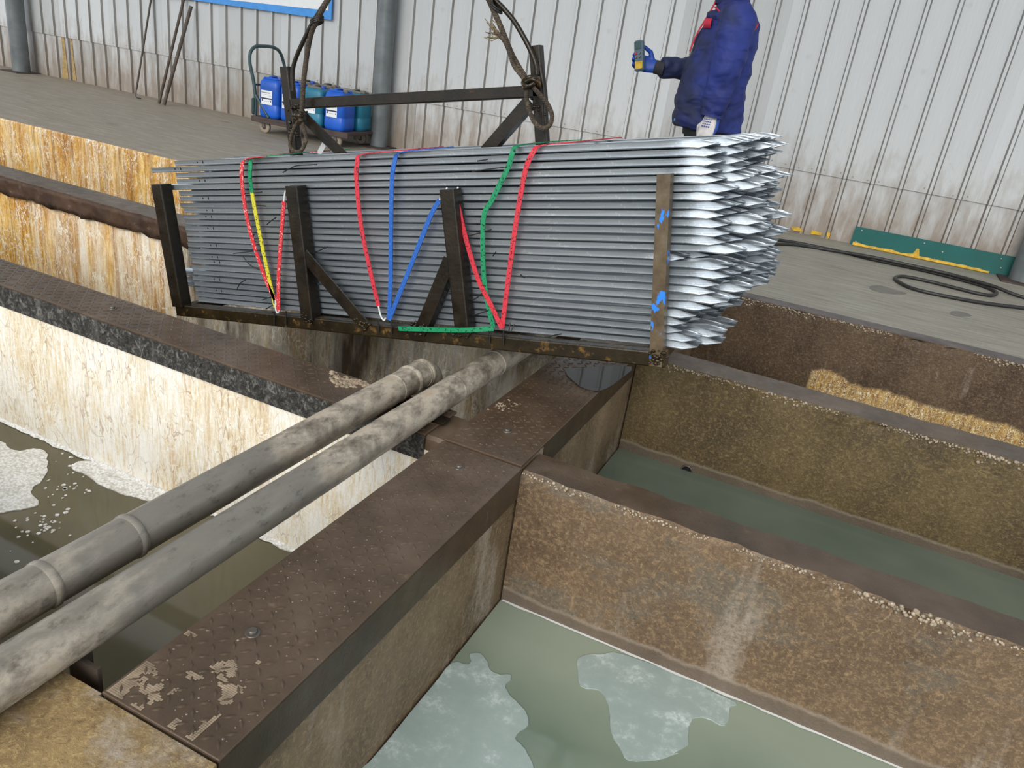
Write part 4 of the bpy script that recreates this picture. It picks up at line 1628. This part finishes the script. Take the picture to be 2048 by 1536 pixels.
for k in range(12):
    P = ony(598 + random.gauss(0, 6), 238 + random.gauss(0, 6), YL - .03)
    r = random.uniform(.008, .016)
    b.lathe([(r * .2, -r), (r * .9, -r * .5), (r, 0), (r * .8, r * .6), (r * .2, r)], 7, Matrix.Translation(P))
under(b.build('rope_knot', OILR, ls), ls)
tag(ls, 'bent bar and wire rope sling on the left lifting post', 'sling', 'slings lifting the rack')

rs = empty('lifting_sling', ony(1090, 255, YS - .035))
pts = py2([(1074, 150), (1072, 130), (1063, 105), (1048, 75), (1028, 42), (1008, 18), (985, -8), (940, -80)], YL) + [HOOK + Vector((.02, 0, .0))]
under(MB().tube(smooth_path(pts, 6), .0085, 10).build('bent_bar', OIL, rs), rs)
pts = py2([(1073, 92), (1078, 125), (1085, 160), (1090, 200), (1091, 240), (1094, 285)], YL + .02)
under(MB().tube(smooth_path(pts, 6), .0105, 10).build('bent_bar', OIL, rs), rs)
under(rope('wire_rope', py2([(1056, 165), (1046, 148), (1034, 128), (1022, 105), (1012, 80), (1002, 55), (992, 32), (980, 5), (972, -10), (930, -84)], YL - .02) + [HOOK], .0098, rs), rs)
under(rope('wire_rope', py2([(1048, 158), (1028, 132), (1020, 108), (1010, 84), (1000, 72), (990, 62)], YL - .034), .0075, rs), rs)
lp = py2([(1058, 168), (1053, 190), (1057, 215), (1068, 243), (1083, 256), (1098, 252), (1104, 232), (1096, 210), (1080, 190), (1064, 172)], YL - .036)
under(rope('rope_loop', lp, .0082, rs), rs)
b = MB()
for k in range(4):
    c = ony(1058 + k * 3, 163 + (k % 2) * 5, YL - .034)
    b.tube([c + Vector((.020 * math.cos(a), .016 * math.sin(a), .014 * math.sin(a + k))) for a in [2 * math.pi * q / 14 for q in range(14)]], .0075, 8, closed=True)
under(b.build('rope_knot', OILR, rs), rs)
b = MB()
for k in range(2):
    c = ony(992, 12 + k * 5, YL - .010)
    b.tube([c + Vector((.020 * math.cos(a), .02 * math.sin(a), -.012 * math.cos(a))) for a in [2 * math.pi * q / 14 for q in range(14)]], .004, 6, closed=True)
under(b.build('wire_binding', WIRE, rs), rs)
b = MB()
A = ony(1000, 74, YL - .034)
for k in range(26):
    e = ony(random.uniform(968, 990), random.uniform(34, 80), YL - .034 + random.uniform(-.02, .02))
    mid = A.lerp(e, .5) + Vector((random.gauss(0, .006), random.gauss(0, .006), random.gauss(0, .006)))
    b.tube([A, mid, e], .0014, 5)
under(b.build('frayed_strands', plain('frayed_hemp', (.20, .15, .08), .8, 0, .5, 60), rs), rs)
tag(rs, 'knotted wire rope sling with frayed ends on the right lifting post', 'sling', 'slings lifting the rack')
hk = empty('crane_hook', HOOK)
MB().tube(smooth_path([Vector((.05, 0, .08)), Vector((.065, 0, .02)), Vector((.035, 0, -.03)), Vector((-.02, 0, -.03)), Vector((-.05, 0, .02)), Vector((-.03, 0, .09)), Vector((0, 0, .13)), Vector((0, 0, .22))], 6), .016, 12).build('hook_body', OIL, hk)
MB().box((0, 0, .33), (.13, .09, .22), bev=.02).build('hook_block', YPAINT, hk)
MB().tube([Vector((-.03, 0, .44)), Vector((-.03, 0, 5.0))], .006, 8).tube([Vector((.03, 0, .44)), Vector((.03, 0, 5.0))], .006, 8).build('hoist_cable', ROPE, hk)
tag(hk, 'crane hook above the picture carrying both slings', 'hook')

# ------------------------------------------------------------------ worker
PY = 4.70
PX = -.925
PHI = math.radians(20)
FW = Vector((-math.cos(PHI), -math.sin(PHI), 0))     # facing
LF = Vector((math.sin(PHI), -math.cos(PHI), 0))      # his left (towards the camera)
UPV = Vector((0, 0, 1))
worker = empty('person', (PX, PY, 0))


def wp(f, l, z):
    return FW * f + LF * l + UPV * z


def loft(b, rings, seg=20, cap=True):
    """rings: (centre, axis_a, axis_b, ra, rb)"""
    vs, fs = [], []
    for c, a, bb, ra, rb in rings:
        for k in range(seg):
            t = 2 * math.pi * k / seg
            vs.append(c + a * (ra * math.cos(t)) + bb * (rb * math.sin(t)))
    for i in range(len(rings) - 1):
        for k in range(seg):
            l = (k + 1) % seg
            fs.append((i * seg + k, i * seg + l, (i + 1) * seg + l, (i + 1) * seg + k))
    b.add(vs, fs, True)
    if cap:
        b.add(vs[:seg], [tuple(range(seg - 1, -1, -1))], True)
        b.add(vs[-seg:], [tuple(range(seg))], True)


def limb(b, pts, seg=14):
    """pts: (pos, radius)"""
    P = [Vector(p) for p, r in pts]
    vs = []
    rings = []
    for i, (p, r) in enumerate(pts):
        t = (P[min(i + 1, len(P) - 1)] - P[max(i - 1, 0)]).normalized()
        a = t.orthogonal().normalized() if i == 0 else (rings[-1][1] - t * rings[-1][1].dot(t)).normalized()
        bb = t.cross(a)
        rings.append((Vector(p), a, bb, r, r))
    loft(b, rings, seg)


def organic(b, name, m, voxel, smooth_it=6, disp=0.0, parent=None, dscale=.12):
    o = b.build(name, m, parent or worker)
    r = o.modifiers.new('fuse', 'REMESH')
    r.mode = 'VOXEL'
    r.voxel_size = voxel
    r.use_smooth_shade = True
    s = o.modifiers.new('relax', 'SMOOTH')
    s.factor = .5
    s.iterations = smooth_it
    if disp:
        tx = bpy.data.textures.new(name + '_folds', 'CLOUDS')
        tx.noise_scale = dscale
        tx.noise_depth = 1
        d = o.modifiers.new('folds', 'DISPLACE')
        d.texture = tx
        d.strength = disp
        d.mid_level = .5
        d.texture_coords = 'LOCAL'
    return o


# body, one continuous surface
L_SH, R_SH = wp(0, .215, 1.43), wp(0, -.215, 1.43)
L_EL, R_EL = wp(.01, .265, 1.16), wp(-.02, -.27, 1.16)
Lw = ony(1424, 228, 4.45) - worker.location
Rw = ony(1312, 134, 4.72) - worker.location
L_WR, R_WR = Lw, Rw
b = MB()
loft(b, [(wp(0, 0, .82), FW, LF, .10, .15), (wp(0, 0, .95), FW, LF, .12, .175), (wp(0, 0, 1.1), FW, LF, .115, .16), (wp(0, 0, 1.28), FW, LF, .125, .185), (wp(0, 0, 1.42), FW, LF, .09, .19), (wp(0, 0, 1.49), FW, LF, .06, .09), (wp(.01, 0, 1.56), FW, LF, .055, .058), (wp(.02, 0, 1.63), FW, LF, .065, .06)])
for s in (-1, 1):
    limb(b, [(wp(0, .09 * s, .90), .092), (wp(.01, .10 * s, .68), .078), (wp(.015, .10 * s, .48), .056), (wp(0, .10 * s, .32), .055), (wp(-.015, .10 * s, .12), .038), (wp(-.01, .10 * s, .05), .042)])
    limb(b, [(wp(-.05, .10 * s, .045), .04), (wp(.05, .105 * s, .04), .042), (wp(.15, .11 * s, .03), .03)])
limb(b, [(L_SH, .062), (L_EL, .046), (L_WR, .03)])
limb(b, [(R_SH, .062), (R_EL, .046), (R_WR, .03)])
# head with face
hc = wp(.035, 0, 1.70)
loft(b, [(hc + UPV * -.115 + FW * .045, FW, LF, .035, .035), (hc + UPV * -.085 + FW * .025, FW, LF, .072, .058), (hc + UPV * -.03 + FW * .005, FW, LF, .094, .072), (hc + UPV * .03, FW, LF, .098, .077), (hc + UPV * .08 + FW * -.005, FW, LF, .088, .07), (hc + UPV * .115 + FW * -.008, FW, LF, .05, .042)])
limb(b, [(hc + FW * .090 + UPV * .015, .008), (hc + FW * .112 + UPV * -.022, .013), (hc + FW * .094 + UPV * -.035, .011)])
limb(b, [(hc + FW * .088 + UPV * -.062 + LF * -.022, .006), (hc + FW * .096 + UPV * -.062, .009), (hc + FW * .088 + UPV * -.062 + LF * .022, .006)])
for s in (-1, 1):
    limb(b, [(hc + LF * .072 * s + UPV * .02, .012), (hc + LF * .084 * s + UPV * 0 + FW * -.008, .016), (hc + LF * .074 * s + UPV * -.028, .010)])
body = organic(b, 'body', SKIN, .008, 3)
b = MB()
for s in (-1, 1):
    c = hc + FW * .086 + LF * .031 * s + UPV * .012
    b.lathe([(.002, -.010), (.009, -.006), (.011, 0), (.009, .006), (.002, .010)], 12, Matrix.Translation(c))
b.build('eyes', INK, body)
b = MB()
loft(b, [(hc + UPV * -.035 + FW * -.055, FW, LF, .055, .066), (hc + UPV * .03 + FW * -.02, FW, LF, .086, .083), (hc + UPV * .075 + FW * -.01, FW, LF, .096, .081), (hc + UPV * .115 + FW * -.01, FW, LF, .07, .058), (hc + UPV * .128 + FW * -.01, FW, LF, .02, .02)])
b.build('hair', HAIR, body)
# jacket
b = MB()
sh = wp(0, 0, 0)
loft(b, [(wp(.0, 0, .845), FW, LF, .195, .215), (wp(.01, 0, .90), FW, LF, .20, .220), (wp(.02, 0, 1.0), FW, LF, .195, .225), (wp(.015, 0, 1.15), FW, LF, .180, .220), (wp(.0, 0, 1.30), FW, LF, .165, .218), (wp(-.01, 0, 1.40), FW, LF, .145, .215), (wp(-.005, 0, 1.47), FW, LF, .105, .155), (wp(.01, 0, 1.52), FW, LF, .08, .085)], 28)
limb(b, [(wp(0, .12, 1.41), .095), (L_SH + UPV * -.01, .098), (L_SH.lerp(L_EL, .5), .090), (L_EL, .083), (L_EL.lerp(L_WR, .5), .075), (L_EL.lerp(L_WR, .86), .066), (L_WR, .054)], 18)
limb(b, [(wp(0, -.12, 1.41), .095), (R_SH + UPV * -.01, .098), (R_SH.lerp(R_EL, .5), .085), (R_EL, .076), (R_EL.lerp(R_WR, .5), .066), (R_EL.lerp(R_WR, .92), .058)], 18)
jk = organic(b, 'jacket', JACKET, .011, 5, .030, None, .085)
# collar, hem band, cuffs
b = MB()
loft(b, [(wp(.012, 0, 1.49), FW, LF, .10, .10), (wp(.015, 0, 1.55), FW, LF, .085, .085)], 24, False)
o = b.build('collar', JACKET, jk)
o.modifiers.new('thick', 'SOLIDIFY').thickness = .012


def on_front(ll, z, off=.012):
    """point on the jacket front surface"""
    zs = [(.845, .195, .215, 0), (.90, .20, .22, .01), (1.0, .195, .225, .02), (1.15, .18, .22, .015), (1.30, .165, .218, 0), (1.40, .145, .215, -.01), (1.47, .105, .155, -.005), (1.52, .08, .085, .01)]
    for (a, b_) in zip(zs, zs[1:]):
        if a[0] <= z <= b_[0]:
            t = (z - a[0]) / (b_[0] - a[0])
            ra, rb, f0 = (a[k] + (b_[k] - a[k]) * t for k in (1, 2, 3))
            c = max(-.999, min(.999, ll / rb))
            return wp(f0 + (ra + off) * math.sqrt(1 - c * c), ll * (1 + off / rb), z)
    return wp(.2, ll, z)


def ribbon(pts, w_, m, parent, name, t=.006):
    P = smooth_path(pts, 5)
    U = []
    for p in P:
        q = Vector((p.x, p.y, 0))
        U.append(q.normalized())
    b = MB()
    b.sweep(P, [(-w_ / 2, -t / 2), (w_ / 2, -t / 2), (w_ / 2, t / 2), (-w_ / 2, t / 2)], U, smooth=True)
    return b.build(name, m, parent)


ribbon([on_front(.012, z) for z in (1.50, 1.44, 1.36, 1.30, 1.24)], .016, PIPING, jk, 'front_piping')
ribbon([on_front(l, z) for l, z in ((.045, 1.47), (.08, 1.462), (.11, 1.45), (.135, 1.44))], .007, PIPING, jk, 'yoke_piping')
ribbon([on_front(l, 1.43 - abs(l - .09) * .15, .016) for l in (.035, .06, .09, .12, .145)], .04, JACKET, jk, 'pocket_flap', .006)
ribbon([on_front(l, 1.385, .013) for l in (.05, .075, .10, .125)], .048, PIPING, jk, 'pocket_patch', .004)
ribbon([(lambda q: q - FW * 2 * q.dot(FW))(on_front(l, z, .016)) for l, z in ((.02, 1.425), (.07, 1.42), (.12, 1.405), (.16, 1.38))], .008, PIPING, jk, 'shoulder_piping')
SNAP = plain('blue_snap', (.05, .25, .6), .35)
for ll, z in ((.01, .875),):
    P = on_front(ll, z, -.012)
    MB().lathe([(.010, -.004), (.010, .004), (.006, .006)], 12, Matrix.Translation(P) @ FW.to_track_quat('Z', 'Y').to_matrix().to_4x4()).build('snap', SNAP, jk)
d = (L_WR - L_EL).normalized()
P = L_WR - d * .02 + Vector((.05, -.045, 0)).normalized() * .055
MB().lathe([(.009, -.004), (.009, .004), (.005, .006)], 12, Matrix.Translation(P) @ Vector((.6, -.8, 0)).to_track_quat('Z', 'Y').to_matrix().to_4x4()).build('snap', SNAP, jk)
MB().sweep([L_WR - d * .045, L_WR + d * .012], circ(.062, 20), None, smooth=True).build('cuff', JACKET, jk)
# trousers and boots
b = MB()
loft(b, [(wp(0, 0, .80), FW, LF, .135, .185), (wp(0, 0, .97), FW, LF, .14, .19)], 20)
for s in (-1, 1):
    limb(b, [(wp(0, .092 * s, .86), .112), (wp(.01, .10 * s, .65), .100), (wp(.02, .102 * s, .46), .085), (wp(.0, .102 * s, .25), .078), (wp(-.005, .102 * s, .11), .072)], 16)
organic(b, 'trousers', TROUS, .012, 4, .02, None, .11)
for s in (-1, 1):
    b = MB()
    limb(b, [(wp(-.01, .102 * s, .19), .062), (wp(-.015, .102 * s, .09), .060), (wp(-.02, .102 * s, .05), .058)])
    loft(b, [(wp(.05, .107 * s, .004), FW, LF, .145, .052), (wp(.05, .107 * s, .04), FW, LF, .145, .052), (wp(.03, .107 * s, .075), FW, LF, .10, .046)], 18)
    organic(b, 'boot', HAIR, .008, 3)


# hands in gloves: palm, four fingers and a thumb each
def hand(wr, axis, palm_n, thumb_side, curl, name, m, scale=1.0, spread=.0):
    """axis: wrist to knuckles; palm_n: palm normal; thumb_side: side of thumb"""
    b = MB()
    a = axis.normalized()
    n = (palm_n - a * palm_n.dot(a)).normalized()
    t = (thumb_side - a * thumb_side.dot(a) - n * thumb_side.dot(n)).normalized()
    S = scale
    loft(b, [(wr - a * .02 * S, t, n, .032 * S, .026 * S), (wr + a * .015 * S, t, n, .035 * S, .022 * S), (wr + a * .05 * S, t, n, .043 * S, .019 * S), (wr + a * .088 * S, t, n, .043 * S, .016 * S), (wr + a * .100 * S, t, n, .038 * S, .012 * S)], 18)
    for k, (off, ln) in enumerate(((.032, .070), (.011, .080), (-.011, .074), (-.032, .058))):
        base = wr + a * .090 * S + t * off * S
        d = a + t * off * spread
        p = base
        pts = [(p - a * .02 * S, .0105 * S), (p, .0105 * S)]
        ang = 0
        for q, fr in enumerate((.45, .32, .23)):
            ang += curl * (.75, 1.0, .7)[q]
            dd = (d * math.cos(ang) + n * math.sin(ang)).normalized()
            p = p + dd * ln * fr * S
            pts.append((p, (.0100, .0092, .0078)[q] * S))
        limb(b, pts, 10)
    p = wr + a * .030 * S + t * .034 * S
    d1 = (a * .65 + t * .65 + n * .45).normalized()
    d2 = (a * .85 + t * .15 + n * .65).normalized()
    limb(b, [(p - t * .012 * S, .014 * S), (p + d1 * .038 * S, .0125 * S), (p + d1 * .038 * S + d2 * .032 * S, .0108 * S), (p + d1 * .038 * S + d2 * .055 * S, .008 * S)], 10)
    return organic(b, name, m, .0045, 2)


dl = (ony(1412, 262, 4.43) - worker.location - L_WR).normalized()
lh = hand(L_WR + dl * .012, dl, Vector((.35, .9, 0)), Vector((-1, .1, 0)), .35, 'glove', GLOVE_W, 1.12)
# blue dipped palm of the left glove
b = MB()
n_ = Vector((.35, .9, 0)).normalized()
t_ = dl.cross(n_).normalized()
loft(b, [(L_WR + dl * .02 + n_ * .012 + Vector((.032, 0, 0)), t_, n_, .012, .014), (L_WR + dl * .07 + n_ * .012 + Vector((.036, 0, 0)), t_, n_, .017, .016), (L_WR + dl * .115 + n_ * .012 + Vector((.03, 0, 0)), t_, n_, .013, .012)], 14)
b.build('dipped_edge', GLOVE_B, lh)
b = MB()
nf = Vector((-.15, -1, .05)).normalized()
sx = Vector((1, -.15, 0)).normalized()
for r_ in range(4):
    for k in range(4):
        c = L_WR + dl * (.030 + .013 * r_) + nf * .0285 + sx * (-.020 + .012 * k)
        b.box(c, (.008, .0015, .004 if r_ < 3 else .007), Matrix.Rotation(random.uniform(-.3, .3), 3, 'Y'))
b.build('glove_print', GLOVE_B, lh)
# right hand, holding the remote
RC = ony(1275, 118, 4.70)            # centre of the remote in the world
da = (ony(1284, 126, 4.71) - worker.location - R_WR).normalized()
rh = hand(R_WR - da * .005, da, Vector((.0, -.85, .35)), Vector((-.2, -.1, 1)), .75, 'glove', GLOVE_B, 1.12)
MB().tube([R_WR - da * .05, R_WR + da * .005], .038, 16).build('knit_cuff', plain('dark_knit', (.03, .03, .035), .9), rh)
tag(worker, 'worker in a blue jacket with red trim facing left behind the load', 'person')

rm = empty('remote_control', RC)
ang = math.radians(14)
rm.rotation_euler = (0, -ang, math.radians(-12))
rm.location = ony(1279, 112, 4.655)
MB().box((0, 0, 0), (.055, .036, .165), bev=.008).build('shell', REMOTE, rm)
MB().box((0.004, -.019, -.050), (.046, .003, .040), bev=.001).build('yellow_plate', YPAINT, rm)
MB().box((0, -.019, .055), (.040, .003, .040), bev=.001).build('teal_panel', CARTG, rm)
for k in range(4):
    MB().lathe([(.0065, 0), (.0065, .005), (.005, .007)], 10, Matrix.Translation((-.011 + .022 * (k % 2), -.018, -.008 + .020 * (k // 2))) @ Matrix.Rotation(math.pi / 2, 4, 'X')).build('button', PIPING if k == 2 else BOLTM, rm)
tag(rm, 'grey-blue hoist remote with yellow plate in the gloved hand', 'remote')
